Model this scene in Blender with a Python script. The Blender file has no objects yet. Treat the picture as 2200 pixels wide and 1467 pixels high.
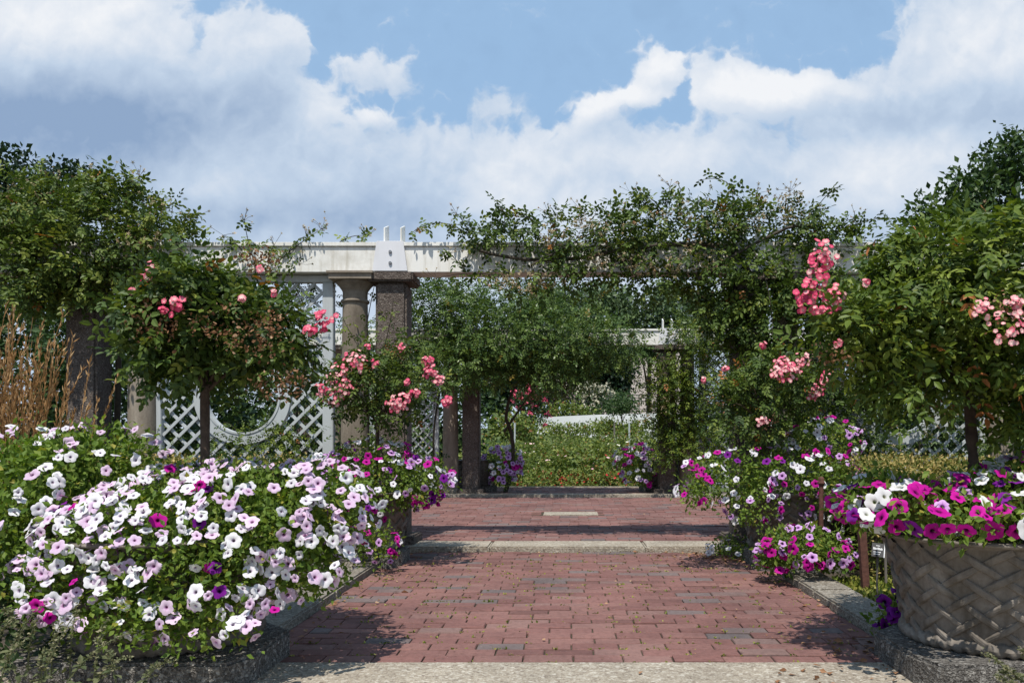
import bpy, bmesh, math
import numpy as np
from mathutils import Vector, Matrix

S = bpy.context.scene
COL = S.collection
rad = math.radians
# ------------------------------------------------------------------ camera
F, PX0, PY0, EYE = 1750.0, 1218.0, 942.0, 0.90     # focal length in photo pixels, vanishing point, eye height
cd = bpy.data.cameras.new("camera"); cam = bpy.data.objects.new("camera", cd); COL.objects.link(cam)
cam.location = (0, 0, EYE); cam.rotation_euler = (rad(90), 0, 0)
cd.sensor_width = 36; cd.lens = F / 2200 * 36
cd.shift_x = (1100 - PX0) / 2200; cd.shift_y = (PY0 - 733.5) / 2200
cd.clip_start = 0.05; cd.clip_end = 2000
S.camera = cam
# ------------------------------------------------------------------ light
SUN_DIR = Vector((0.10, 0.47, -1.0)).normalized()
sd = bpy.data.lights.new("sun", 'SUN'); sd.energy = 4.9; sd.angle = rad(0.53); sd.color = (1.0, 0.955, 0.88)
sun = bpy.data.objects.new("sun", sd); COL.objects.link(sun)
sun.rotation_euler = SUN_DIR.to_track_quat('-Z', 'Y').to_euler(); sun.location = (0, -5, 20)
S.view_settings.view_transform = 'Standard'; S.view_settings.look = 'None'
S.view_settings.exposure = 0.12; S.view_settings.gamma = 1.0
S.cycles.max_bounces = 7; S.cycles.diffuse_bounces = 3; S.cycles.glossy_bounces = 2
S.cycles.transmission_bounces = 4; S.cycles.transparent_max_bounces = 4
S.cycles.use_denoising = True
S.cycles.sample_clamp_indirect = 6.0
S.render.film_transparent = False

# ------------------------------------------------------------------ world: sky with clouds
W = bpy.data.worlds.new("World"); S.world = W; W.use_nodes = True
def build_world():
    nt = W.node_tree; nt.nodes.clear()
    N = nt.nodes; L = nt.links
    out = N.new('ShaderNodeOutputWorld'); bg = N.new('ShaderNodeBackground')
    L.new(bg.outputs[0], out.inputs[0]); bg.inputs[1].default_value = 0.1
    sky = N.new('ShaderNodeTexSky'); sky.sky_type = 'NISHITA'; sky.sun_disc = False
    sky.sun_elevation = math.asin(-SUN_DIR.z); sky.sun_rotation = math.atan2(-SUN_DIR.x, -SUN_DIR.y)
    sky.air_density = 1.0; sky.dust_density = 0.6; sky.ozone_density = 1.2
    # cloud density as a node group over the sphere of directions
    g = bpy.data.node_groups.new("cloud_density", 'ShaderNodeTree')
    g.interface.new_socket("uv", in_out='INPUT', socket_type='NodeSocketVector')
    g.interface.new_socket("density", in_out='OUTPUT', socket_type='NodeSocketFloat')
    def tools(t):
        n, l = t.nodes, t.links
        def put(v, s):
            if isinstance(v, (int, float)): s.default_value = v
            elif isinstance(v, tuple): s.default_value = v
            else: l.new(v, s)
        def m(op, a, b=0.0, c=0.0):
            x = n.new('ShaderNodeMath'); x.operation = op
            put(a, x.inputs[0]); put(b, x.inputs[1])
            if len(x.inputs) > 2: put(c, x.inputs[2])
            return x.outputs[0]
        def vm(op, a, b=(0, 0, 0)):
            x = n.new('ShaderNodeVectorMath'); x.operation = op
            put(a, x.inputs[0]); put(b, x.inputs[1])
            return x.outputs['Value'] if op in ('LENGTH', 'DOT_PRODUCT') else x.outputs['Vector']
        def noise(v, sc, det=5.0, rough=0.55, col=False):
            x = n.new('ShaderNodeTexNoise'); put(v, x.inputs['Vector'])
            x.inputs['Scale'].default_value = sc; x.inputs['Detail'].default_value = det; x.inputs['Roughness'].default_value = rough
            return x.outputs['Color'] if col else x.outputs[0]
        def smooth(v, a, b, o0=0.0, o1=1.0):
            x = n.new('ShaderNodeMapRange'); x.interpolation_type = 'SMOOTHSTEP'
            put(v, x.inputs[0]); x.inputs[1].default_value = a; x.inputs[2].default_value = b
            x.inputs[3].default_value = o0; x.inputs[4].default_value = o1
            return x.outputs[0]
        def blob(v, px, py, sx, sy, amp, sharp=1.0):
            d = vm('SUBTRACT', v, ((px - PX0) / F, (PY0 - py) / F, 0.0))
            d = vm('MULTIPLY', d, (F / sx, F / sy, 0.0))
            q = vm('DOT_PRODUCT', d, d)
            if sharp != 1.0: q = m('POWER', q, sharp)
            return m('MULTIPLY', m('EXPONENT', m('MULTIPLY', q, -1.0)), amp)
        return n, l, m, vm, noise, smooth, blob
    n, l, m, vm, noise, smooth, blob = tools(g)
    gi = n.new('NodeGroupInput'); go = n.new('NodeGroupOutput')
    uv = gi.outputs[0]
    w1 = vm('SUBTRACT', noise(uv, 5.0, 3, 0.5, True), (0.5, 0.5, 0.5))
    w2 = vm('SUBTRACT', noise(uv, 26.0, 5, 0.6, True), (0.5, 0.5, 0.5))
    p = vm('ADD', uv, vm('MULTIPLY', w1, (0.06, 0.06, 0)))
    p = vm('ADD', p, vm('MULTIPLY', w2, (0.035, 0.035, 0)))
    tot = None
    for b in [(160, 60, 250, 260, 1.1), (60, 260, 420, 190, 1.0), (545, 125, 110, 95, .95), (480, 220, 130, 90, .7), (640, 85, 50, 45, .5),
              (800, 140, 75, 42, .62), (870, 165, 40, 30, .35), (1405, 142, 66, 52, 1.1), (1360, 208, 60, 22, .9), (1275, 240, 55, 26, .8), (1555, 180, 85, 50, 1.0), (1665, 200, 120, 62, .95),
              (1765, 175, 45, 40, .7), (1860, 190, 60, 30, .5), (2080, 130, 150, 95, 1.0), (2200, 30, 180, 80, 1.1), (1990, 200, 220, 80, .9), (2250, 180, 250, 160, .9),
              (1055, 235, 70, 40, .55), (690, 230, 60, 45, .6), (800, 240, 45, 22, .5), (1470, 170, 18, 50, -.5), (1340, 160, 30, 30, -.3), (425, 130, 18, 70, -.35), (720, 60, 60, 60, -.4), (1010, 345, 60, 60, -.25), (330, 330, 60, 60, .2)]:
        v = blob(p, *b, 1.0)
        tot = v if tot is None else m('ADD', tot, v)
    sep = n.new('ShaderNodeSeparateXYZ'); l.new(p, sep.inputs[0])
    base = smooth(sep.outputs[1], (PY0 - 225) / F, (PY0 - 345) / F, 0.0, 0.95)
    tot = m('ADD', tot, base)
    up = smooth(sep.outputs[1], 0.62, 0.95, 0.0, 0.15)          # broken cloud overhead
    tot = m('ADD', tot, m('MULTIPLY', up, noise(uv, 1.6, 4, .55)))
    tot = m('ADD', tot, m('MULTIPLY', m('SUBTRACT', noise(uv, 7.0, 8, .56), 0.5), 0.80))
    def billow(sc, det, amp):
        x = m('ABSOLUTE', m('SUBTRACT', noise(p, sc, det, .55), 0.5))
        return m('MULTIPLY', m('SUBTRACT', 0.10, x), amp)
    tot = m('ADD', tot, billow(12.0, 2, 2.4)); tot = m('ADD', tot, billow(27.0, 3, 1.3))
    l.new(tot, go.inputs[0])
    # world tree
    n, l, m, vm, noise, smooth, blob = tools(nt)
    tc = n.new('ShaderNodeTexCoord'); sp = n.new('ShaderNodeSeparateXYZ'); l.new(tc.outputs['Generated'], sp.inputs[0])
    yy = m('MAXIMUM', m('ABSOLUTE', sp.outputs[1]), 0.08)
    cb = n.new('ShaderNodeCombineXYZ'); l.new(m('DIVIDE', sp.outputs[0], yy), cb.inputs[0]); l.new(m('DIVIDE', sp.outputs[2], yy), cb.inputs[1])
    uv = cb.outputs[0]
    def dens(v):
        x = n.new('ShaderNodeGroup'); x.node_tree = g; l.new(v, x.inputs[0]); return x.outputs[0]
    d0 = dens(uv); d1 = dens(vm('ADD', uv, (-0.006, 0.018, 0)))
    mask = smooth(d0, 0.32, 0.70)
    s = None
    for b in [(150, 40, 330, 110, .38), (620, 110, 130, 80, .12), (690, 240, 70, 60, .28), (800, 240, 60, 25, .25), (1410, 135, 75, 55, .38), (1330, 205, 100, 28, .35), (1265, 245, 60, 28, .30), (1580, 205, 120, 60, .36), (1720, 200, 110, 50, .24),
              (2120, 90, 190, 90, .32), (1450, 340, 160, 50, .25), (1080, 390, 110, 90, .30), (1900, 370, 260, 80, .18), (420, 380, 160, 70, .15), (1250, 480, 200, 60, .12),
              (150, 270, 400, 120, -.60), (330, 310, 150, 90, -.22), (640, 470, 420, 45, -.32), (2000, 240, 260, 60, -.12), (1700, 300, 200, 40, -.10), (60, 200, 200, 60, -.08), (2000, 480, 200, 40, -.15)]:
        v = blob(uv, *b, 1.0)
        s = v if s is None else m('ADD', s, v)
    s = m('ADD', s, 0.535)
    s = m('ADD', s, m('MULTIPLY', m('SUBTRACT', noise(uv, 5.0, 6, .54), 0.5), 0.80))
    rel = m('MULTIPLY', m('SUBTRACT', d0, d1), 0.24)
    rel = m('MINIMUM', m('MAXIMUM', rel, -0.12), 0.22)
    s = m('ADD', s, rel)
    cr = n.new('ShaderNodeValToRGB'); l.new(s, cr.inputs[0]); e = cr.color_ramp
    e.elements[0].position = 0.0; e.elements[0].color = (.275, .39, .58, 1)
    e.elements[1].position = 1.0; e.elements[1].color = (.88, .90, .935, 1)
    x = e.elements.new(0.5); x.color = (.53, .64, .79, 1)
    mul = n.new('ShaderNodeVectorMath'); mul.operation = 'MULTIPLY'; l.new(cr.outputs[0], mul.inputs[0]); mul.inputs[1].default_value = (9.3, 9.3, 9.3)
    veil = n.new('ShaderNodeMix'); veil.data_type = 'RGBA'
    l.new(smooth(d0, -0.6, 0.4, 0.80, 0.90), veil.inputs[0]); l.new(sky.outputs[0], veil.inputs[6]); veil.inputs[7].default_value = (3.15, 4.9, 7.25, 1)
    mix = n.new('ShaderNodeMix'); mix.data_type = 'RGBA'
    l.new(mask, mix.inputs[0]); l.new(veil.outputs[2], mix.inputs[6]); l.new(mul.outputs[0], mix.inputs[7])
    l.new(mix.outputs[2], bg.inputs[0])
    try: W.cycles.sampling_method = 'MANUAL'; W.cycles.sample_map_resolution = 512
    except Exception: pass
build_world()

# ------------------------------------------------------------------ helpers
rng = np.random.default_rng(11)
def at(px, py, d): return np.array([(px - PX0) / F * d, d, EYE - (py - PY0) / F * d])
def unit(v): return v / np.maximum(np.linalg.norm(v, axis=-1, keepdims=True), 1e-9)
def rnd(n): return unit(rng.normal(size=(n, 3)))

class MB:
    """collects geometry and links it as one mesh object"""
    def __init__(s): s.V = []; s.F = []; s.T = []; s.P = []; s.n = 0
    def add(s, V, faces, mat=0, tint=0.5, lp=None):
        V = np.asarray(V, float).reshape(-1, 3); k = len(V)
        for f in faces:
            f = np.asarray(f, int)
            if len(f): s.F.append((f + s.n, mat))
        s.V.append(V); s.n += k
        s.T.append(np.broadcast_to(np.asarray(tint, float), (k,)).copy())
        s.P.append(np.zeros((k, 3)) if lp is None else lp)
        return s
    def box(s, x0, x1, y0, y1, z0, z1, mat=0, tint=0.5):
        V = [(x, y, z) for z in (z0, z1) for y in (y0, y1) for x in (x0, x1)]
        return s.add(V, [[(0, 2, 3, 1), (4, 5, 7, 6), (0, 1, 5, 4), (2, 6, 7, 3), (0, 4, 6, 2), (1, 3, 7, 5)]], mat, tint)
    def lathe(s, prof, seg=32, c=(0, 0, 0), mat=0, tint=0.5, closed=False):
        a = np.linspace(0, 2 * np.pi, seg, endpoint=False)
        pr = np.array(prof, float)
        V = np.stack([np.outer(pr[:, 0], np.cos(a)), np.outer(pr[:, 0], np.sin(a)), np.repeat(pr[:, 1:2], seg, 1)], -1) + np.array(c)
        m = len(pr); i, j = np.meshgrid(np.arange(m - 1), np.arange(seg), indexing='ij'); j2 = (j + 1) % seg
        f = np.stack([i * seg + j, i * seg + j2, (i + 1) * seg + j2, (i + 1) * seg + j], -1).reshape(-1, 4)
        return s.add(V.reshape(-1, 3), [f], mat, tint)
    def grid(s, V, mat=0, tint=0.5):
        a, b = V.shape[:2]; i, j = np.meshgrid(np.arange(a - 1), np.arange(b - 1), indexing='ij')
        f = np.stack([i * b + j, (i + 1) * b + j, (i + 1) * b + j + 1, i * b + j + 1], -1).reshape(-1, 4)
        return s.add(V.reshape(-1, 3), [f], mat, tint)
    def tube(s, pts, r, seg=6, mat=0, tint=0.5):
        P = np.asarray(pts, float); m = len(P); r = np.broadcast_to(np.asarray(r, float), (m,))
        T = unit(np.gradient(P, axis=0)); up = np.array([0.31, 0.17, 0.93]) if abs(T[:, 2]).mean() < .8 else np.array([1.0, .1, 0])
        A = unit(np.cross(T, up)); B = np.cross(T, A)
        a = np.linspace(0, 2 * np.pi, seg, endpoint=False)
        V = P[:, None] + r[:, None, None] * (np.cos(a)[None, :, None] * A[:, None] + np.sin(a)[None, :, None] * B[:, None])
        i, j = np.meshgrid(np.arange(m - 1), np.arange(seg), indexing='ij'); j2 = (j + 1) % seg
        f = np.stack([i * seg + j, i * seg + j2, (i + 1) * seg + j2, (i + 1) * seg + j], -1).reshape(-1, 4)
        return s.add(V.reshape(-1, 3), [f], mat, tint)
    def inst(s, tv, tf, P, X, Y, Z, sc, mat=0, tint=0.5, lp=False, vt=None):
        """many copies of a template: tv (k,3), tf list of face arrays, frames X,Y,Z (n,3), scale (n,) or (n,3)"""
        tv = np.asarray(tv, float); n = len(P); k = len(tv)
        sc = np.asarray(sc, float)
        if sc.ndim == 0: sc = np.full(n, float(sc))
        if sc.ndim == 1: sc = np.repeat(sc[:, None], 3, 1)
        V = P[:, None] + tv[None, :, 0:1] * (X * sc[:, 0:1])[:, None] + tv[None, :, 1:2] * (Y * sc[:, 1:2])[:, None] + tv[None, :, 2:3] * (Z * sc[:, 2:3])[:, None]
        faces = [(np.asarray(f)[None] + (np.arange(n) * k)[:, None, None]).reshape(-1, np.asarray(f).shape[1]) for f in tf]
        t = np.repeat(np.broadcast_to(np.asarray(tint, float), (n,)), k)
        if vt is not None: t = np.clip(t + np.tile(vt, n) * 1.0, 0, 1)
        return s.add(V.reshape(-1, 3), faces, mat, t, np.tile(tv, (n, 1)) if lp else None)
    def build(s, name, mats, parent=None, smooth=False, bevel=0, loc=None, lp=False):
        V = np.concatenate(s.V)
        if loc is not None: V = V - np.asarray(loc)
        me = bpy.data.meshes.new(name)
        me.vertices.add(len(V)); me.vertices.foreach_set('co', V.astype(np.float32).ravel())
        loops = np.concatenate([f.ravel() for f, _ in s.F])
        tot = np.concatenate([np.full(len(f), f.shape[1]) for f, _ in s.F])
        mi = np.concatenate([np.full(len(f), m) for f, m in s.F])
        st = np.concatenate([[0], np.cumsum(tot)[:-1]])
        me.loops.add(len(loops)); me.loops.foreach_set('vertex_index', loops.astype(np.int32))
        me.polygons.add(len(tot)); me.polygons.foreach_set('loop_start', st.astype(np.int32))
        me.polygons.foreach_set('material_index', mi.astype(np.int32))
        me.polygons.foreach_set('use_smooth', np.full(len(tot), smooth))
        me.update(calc_edges=True)
        a = me.attributes.new('tint', 'FLOAT', 'POINT'); a.data.foreach_set('value', np.concatenate(s.T).astype(np.float32))
        if lp:
            a = me.attributes.new('lp', 'FLOAT_VECTOR', 'POINT'); a.data.foreach_set('vector', np.concatenate(s.P).astype(np.float32).ravel())
        for m in (mats if isinstance(mats, (list, tuple)) else [mats]): me.materials.append(m)
        if bevel:
            bm = bmesh.new(); bm.from_mesh(me)
            bmesh.ops.bevel(bm, geom=[e for e in bm.edges if len(e.link_faces) == 2 and e.calc_face_angle(0) > .5], offset=bevel, segments=2, affect='EDGES')
            bm.to_mesh(me); bm.free()
        o = bpy.data.objects.new(name, me); COL.objects.link(o)
        if parent is not None:
            o.parent = parent
        if loc is not None: o.location = tuple(loc)
        return o

def tag(o, label=None, cat=None, group=None, kind=None):
    if label: o['label'] = label
    if cat: o['category'] = cat
    if group: o['group'] = group
    if kind: o['kind'] = kind
    return o
def thing(name, label, cat, loc=(0, 0, 0), group=None):
    o = bpy.data.objects.new(name, None); COL.objects.link(o); o.location = tuple(loc); o.empty_display_size = .2
    return tag(o, label, cat, group)
def part(mb, name, mats, root, **k):
    """a part under a thing whose Empty may stand anywhere without rotation: geometry is given in world space"""
    o = mb.build(name, mats, None, **k)
    o.parent = root
    l = root
    off = Vector((0, 0, 0))
    while l is not None: off += l.location; l = l.parent
    o.location = Vector(o.location) - off
    return o

# ------------------------------------------------------------------ materials
def mat(name):
    m = bpy.data.materials.new(name); m.use_nodes = True
    nt = m.node_tree; b = nt.nodes['Principled BSDF']
    return m, nt, b
def ramp(nt, src, stops, interp='LINEAR'):
    r = nt.nodes.new('ShaderNodeValToRGB'); r.color_ramp.interpolation = interp
    e = r.color_ramp.elements
    while len(e) < len(stops): e.new(0.5)
    for q, (p, c) in zip(e, stops): q.position = p; q.color = (*c, 1)
    nt.links.new(src, r.inputs[0]); return r.outputs[0]
def nmath(nt, op, a, b=0.0, c=0.0):
    x = nt.nodes.new('ShaderNodeMath'); x.operation = op
    for v, s in ((a, x.inputs[0]), (b, x.inputs[1]), (c, x.inputs[2])):
        if isinstance(v, (int, float)): s.default_value = v
        else: nt.links.new(v, s)
    return x.outputs[0]
def attr(nt, name, out='Fac'):
    a = nt.nodes.new('ShaderNodeAttribute'); a.attribute_name = name; return a.outputs[out]
def tex(nt, kind, scale, vec=None, **k):
    t = nt.nodes.new('ShaderNodeTex' + kind); t.inputs['Scale'].default_value = scale
    for a, b in k.items():
        if a in t.inputs: t.inputs[a].default_value = b
        else: setattr(t, a, b)
    if vec is not None: nt.links.new(vec, t.inputs['Vector'])
    return t
def coord(nt, which='Object', scale=None):
    o = nt.nodes.new('ShaderNodeTexCoord').outputs[which]
    if scale:
        mp = nt.nodes.new('ShaderNodeMapping'); mp.inputs['Scale'].default_value = scale; nt.links.new(o, mp.inputs[0]); o = mp.outputs[0]
    return o
def mixc(nt, f, a, b, blend='MIX'):
    x = nt.nodes.new('ShaderNodeMix'); x.data_type = 'RGBA'; x.blend_type = blend
    for v, s in ((f, x.inputs[0]), (a, x.inputs[6]), (b, x.inputs[7])):
        if isinstance(v, (int, float)): s.default_value = v
        elif isinstance(v, tuple): s.default_value = (*v, 1) if len(v) == 3 else v
        else: nt.links.new(v, s)
    return x.outputs[2]
def bump(nt, b, h, strength=.3, dist=.01):
    x = nt.nodes.new('ShaderNodeBump'); x.inputs['Strength'].default_value = strength; x.inputs['Distance'].default_value = dist
    nt.links.new(h, x.inputs['Height']); nt.links.new(x.outputs[0], b.inputs['Normal'])

def leaf_mat(name, stops, rough=.48, spec=.22, trans=.20, tcol=(1.25, 1.35, .55)):
    m, nt, b = mat(name)
    c = ramp(nt, attr(nt, 'tint'), stops)
    nt.links.new(c, b.inputs['Base Color']); b.inputs['Roughness'].default_value = rough; b.inputs['Specular IOR Level'].default_value = spec
    t = nt.nodes.new('ShaderNodeBsdfTranslucent')
    nt.links.new(mixc(nt, 1.0, c, tcol, 'MULTIPLY'), t.inputs[0])
    x = nt.nodes.new('ShaderNodeMixShader'); x.inputs[0].default_value = trans
    o = nt.nodes['Material Output']
    nt.links.new(b.outputs[0], x.inputs[1]); nt.links.new(t.outputs[0], x.inputs[2]); nt.links.new(x.outputs[0], o.inputs[0])
    return m
def plain(name, col, rough=.6, spec=.3, var=.25, scale=6, bumps=0, metal=0):
    m, nt, b = mat(name)
    n = tex(nt, 'Noise', scale, coord(nt), Detail=6.0, Roughness=.6).outputs[0]
    d = tuple(c * (1 - var) for c in col); u = tuple(min(1, c * (1 + var)) for c in col)
    nt.links.new(ramp(nt, n, [(.3, d), (.7, u)]), b.inputs['Base Color'])
    b.inputs['Roughness'].default_value = rough; b.inputs['Specular IOR Level'].default_value = spec; b.inputs['Metallic'].default_value = metal
    if bumps: bump(nt, b, n, bumps, .01)
    return m
def aggregate(name, lo, mid, hi, scale=110, bstr=.6, stain=.5):
    """exposed-aggregate concrete: pebbles in a matrix, with broad stains"""
    m, nt, b = mat(name); co = coord(nt)
    v = tex(nt, 'Voronoi', scale, co); v2 = tex(nt, 'Voronoi', scale * 2.3, co)
    r = nt.nodes.new('ShaderNodeSeparateColor'); nt.links.new(v.outputs['Color'], r.inputs[0])
    c = ramp(nt, r.outputs[0], [(0, lo), (.35, mid), (.75, mid), (1, hi)])
    r2 = nt.nodes.new('ShaderNodeSeparateColor'); nt.links.new(v2.outputs['Color'], r2.inputs[0])
    c = mixc(nt, .35, c, ramp(nt, r2.outputs[1], [(0, lo), (.6, mid), (1, hi)]))
    big = tex(nt, 'Noise', 3.2, co, Detail=7.0, Roughness=.65).outputs[0]
    c = mixc(nt, stain, c, ramp(nt, big, [(.3, (.45, .43, .40)), (.62, (1.05, 1.04, 1.0))]), 'MULTIPLY')
    nt.links.new(c, b.inputs['Base Color']); b.inputs['Roughness'].default_value = .85; b.inputs['Specular IOR Level'].default_value = .2
    bump(nt, b, nmath(nt, 'ADD', v.outputs['Distance'], nmath(nt, 'MULTIPLY', v2.outputs['Distance'], .6)), bstr, .008)
    return m

M = {}
M['rose_leaf'] = leaf_mat('rose_leaf', [(0, (.026, .048, .013)), (.45, (.064, .104, .019)), (.85, (.120, .165, .029)), (.965, (.18, .20, .035)), (.985, (.26, .16, .02)), (1, (.30, .12, .03))])
M['rose_leaf_dark'] = leaf_mat('rose_leaf_dark', [(0, (.036, .066, .019)), (.5, (.070, .118, .028)), (.955, (.130, .182, .042)), (1, (.20, .14, .03))], rough=.36)
M['rose_leaf_light'] = leaf_mat('rose_leaf_light', [(0, (.026, .052, .011)), (.5, (.078, .120, .015)), (.955, (.172, .212, .027)), (.985, (.21, .22, .03)), (1, (.30, .11, .03))])
M['tree_leaf'] = leaf_mat('tree_leaf', [(0, (.018, .038, .013)), (.5, (.036, .070, .020)), (1, (.072, .115, .030))])
M['hazed_leaf'] = leaf_mat('hazed_leaf', [(0, (.055, .090, .050)), (.5, (.100, .150, .072)), (1, (.165, .215, .095))])  # distance haze is mixed into these paler leaf colours
M['conifer_leaf'] = leaf_mat('conifer_leaf', [(0, (.010, .022, .012)), (.5, (.018, .036, .017)), (1, (.034, .058, .022))])
M['pet_leaf'] = leaf_mat('petunia_leaf', [(0, (.055, .105, .015)), (.5, (.125, .195, .028)), (.9, (.20, .26, .042)), (1, (.30, .28, .05))], rough=.55, spec=.25, trans=.32)
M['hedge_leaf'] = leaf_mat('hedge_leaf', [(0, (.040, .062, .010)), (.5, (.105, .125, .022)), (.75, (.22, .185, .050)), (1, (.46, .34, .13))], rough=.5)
M['cover_leaf'] = leaf_mat('cover_leaf', [(0, (.07, .10, .012)), (.5, (.17, .20, .03)), (1, (.36, .33, .08))])
M['field_leaf'] = leaf_mat('field_leaf', [(0, (.060, .092, .020)), (.5, (.125, .170, .034)), (.9, (.21, .24, .05)), (1, (.20, .09, .03))])
M['purple_leaf'] = leaf_mat('purple_leaf', [(0, (.035, .036, .026)), (.6, (.065, .055, .045)), (1, (.20, .13, .15))])
M['mint_leaf'] = leaf_mat('mint_leaf', [(0, (.06, .08, .035)), (.5, (.14, .15, .075)), (1, (.30, .27, .17))], rough=.7, spec=.15)
M['straw'] = leaf_mat('straw', [(0, (.22, .115, .040)), (.5, (.44, .25, .105)), (1, (.62, .42, .22))], rough=.7, spec=.2, trans=.2, tcol=(1.1, .9, .6))
M['spent'] = leaf_mat('spent_bloom', [(0, (.10, .05, .025)), (.4, (.25, .12, .06)), (.8, (.36, .20, .11)), (1, (.48, .32, .20))], rough=.7, spec=.1, tcol=(1, .9, .8))
M['hip'] = leaf_mat('rose_hip', [(0, (.14, .11, .05)), (.5, (.32, .25, .13)), (.93, (.50, .40, .25)), (1, (.25, .08, .03))], rough=.5, trans=.05)
M['pink'] = leaf_mat('pink_petal', [(0, (.60, .050, .14)), (.35, (.72, .125, .205)), (.7, (.77, .29, .33)), (1, (.82, .60, .55))], rough=.6, spec=.15, trans=.25, tcol=(1, .85, .85))
M['white_bloom'] = leaf_mat('white_bloom', [(0, (.45, .42, .30)), (.6, (.66, .63, .50)), (1, (.80, .76, .66))], rough=.7, trans=.2, tcol=(1, 1, .9))
M['field_bloom'] = leaf_mat('field_bloom', [(0, (.50, .025, .04)), (.12, (.55, .05, .06)), (.16, (.72, .42, .45)), (.5, (.80, .62, .58)), (.6, (.82, .76, .52)), (1, (.86, .84, .76))], rough=.7, trans=.2, tcol=(1, 1, .95))
M['red_bloom'] = leaf_mat('red_bloom', [(0, (.42, .012, .02)), (1, (.66, .05, .06))], rough=.6, trans=.2, tcol=(1, .8, .8))
M['bark'] = plain('bark', (.075, .052, .038), .85, .2, .4, 30, .6)
M['cane'] = plain('rose_cane', (.050, .040, .026), .7, .3, .4, 40, .3)
M['green_cane'] = plain('green_cane', (.16, .21, .05), .6, .3, .25, 20)

def petunia_mat(name, col, throat, edge, vein, tsize=.20, vstr=.5):
    m, nt, b = mat(name)
    sp = nt.nodes.new('ShaderNodeSeparateXYZ'); nt.links.new(attr(nt, 'lp', 'Vector'), sp.inputs[0])
    r = nmath(nt, 'SQRT', nmath(nt, 'ADD', nmath(nt, 'POWER', nmath(nt, 'ABSOLUTE', sp.outputs[0]), 2.0), nmath(nt, 'POWER', nmath(nt, 'ABSOLUTE', sp.outputs[1]), 2.0)))
    a = nmath(nt, 'ARCTAN2', sp.outputs[1], sp.outputs[0])
    v = nmath(nt, 'POWER', nmath(nt, 'ABSOLUTE', nmath(nt, 'COSINE', nmath(nt, 'MULTIPLY', a, 2.5))), 14.0)
    fade = ramp(nt, r, [(.12, (1, 1, 1)), (.85, (0, 0, 0))])
    g = nt.nodes.new('ShaderNodeRGBToBW'); nt.links.new(fade, g.inputs[0])
    vf = nmath(nt, 'MULTIPLY', nmath(nt, 'MULTIPLY', v, g.outputs[0]), vstr)
    c = ramp(nt, r, [(tsize * .45, throat), (tsize, vein), (tsize * 1.55, col), (.98, edge)])
    c = mixc(nt, vf, c, vein)
    tt = attr(nt, 'tint')
    c = mixc(nt, 1.0, c, ramp(nt, tt, [(0, (.82, .80, .84)), (1, (1.04, 1.04, 1.04))]), 'MULTIPLY')
    nt.links.new(c, b.inputs['Base Color']); b.inputs['Roughness'].default_value = .65; b.inputs['Specular IOR Level'].default_value = .15
    t = nt.nodes.new('ShaderNodeBsdfTranslucent'); nt.links.new(c, t.inputs[0])
    x = nt.nodes.new('ShaderNodeMixShader'); x.inputs[0].default_value = .3
    nt.links.new(b.outputs[0], x.inputs[1]); nt.links.new(t.outputs[0], x.inputs[2]); nt.links.new(x.outputs[0], nt.nodes['Material Output'].inputs[0])
    return m
PET = {
    'white': petunia_mat('white_petunia', (.80, .78, .80), (.05, .02, .06), (.83, .82, .83), (.50, .40, .52), .20, .42),
    'cream': petunia_mat('pure_white_petunia', (.77, .77, .74), (.36, .38, .16), (.80, .80, .79), (.55, .57, .46), .18, .4),
    'pale': petunia_mat('pale_pink_petunia', (.74, .54, .72), (.07, .01, .06), (.80, .63, .77), (.50, .25, .45), .21, .5),
    'lilac': petunia_mat('lilac_petunia', (.60, .31, .66), (.025, .004, .035), (.70, .45, .74), (.20, .03, .24), .26, .65),
    'magenta': petunia_mat('magenta_petunia', (.50, .006, .27), (.03, .0, .025), (.58, .012, .33), (.20, .0, .11), .24, .5),
    'violet': petunia_mat('violet_petunia', (.16, .008, .22), (.02, .0, .03), (.23, .015, .30), (.06, .0, .09), .24, .5),
}

# brick: colour of each brick from its own tint
def brick_mat():
    m, nt, b = mat('red_brick'); co = coord(nt)
    t = attr(nt, 'tint')
    c = ramp(nt, t, [(0, (.135, .070, .062)), (.25, (.178, .088, .079)), (.5, (.196, .100, .090)), (.72, (.220, .118, .104)), (.86, (.200, .132, .120)), (.93, (.160, .124, .120)), (1, (.136, .112, .112))])
    n = tex(nt, 'Noise', 38, co, Detail=8.0, Roughness=.7).outputs[0]
    c = mixc(nt, .75, c, ramp(nt, n, [(.32, (.62, .60, .58)), (.5, (1, 1, 1)), (.72, (1.22, 1.18, 1.14))]), 'MULTIPLY')
    w = tex(nt, 'Noise', 1.7, co, Detail=6.0, Roughness=.65).outputs[0]
    c = mixc(nt, .8, c, ramp(nt, w, [(.34, (.64, .63, .63)), (.6, (1.03, 1.0, .97))]), 'MULTIPLY')
    sp = tex(nt, 'Noise', 160, co, Detail=2.0).outputs[0]
    c = mixc(nt, nmath(nt, 'MULTIPLY', nmath(nt, 'GREATER_THAN', sp, .70), .45), c, (.36, .32, .28))
    nt.links.new(c, b.inputs['Base Color']); b.inputs['Roughness'].default_value = .82; b.inputs['Specular IOR Level'].default_value = .22
    bump(nt, b, n, .35, .006)
    return m
M['brick'] = brick_mat()
M['joint'] = plain('joint_sand', (.060, .052, .036), .95, .1, .5, 25, .4)
M['soil'] = plain('garden_soil', (.050, .038, .026), .95, .1, .5, 9, .8)
M['stone'] = aggregate('pale_aggregate', (.17, .135, .105), (.34, .295, .235), (.56, .52, .45), 75, .55, .45)
M['kerbstone'] = aggregate('kerb_aggregate', (.10, .085, .068), (.25, .22, .18), (.46, .43, .38), 80, .8, .55)
M['pier'] = aggregate('pier_aggregate', (.055, .042, .036), (.150, .120, .104), (.30, .26, .23), 95, 1.0, .65)
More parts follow.
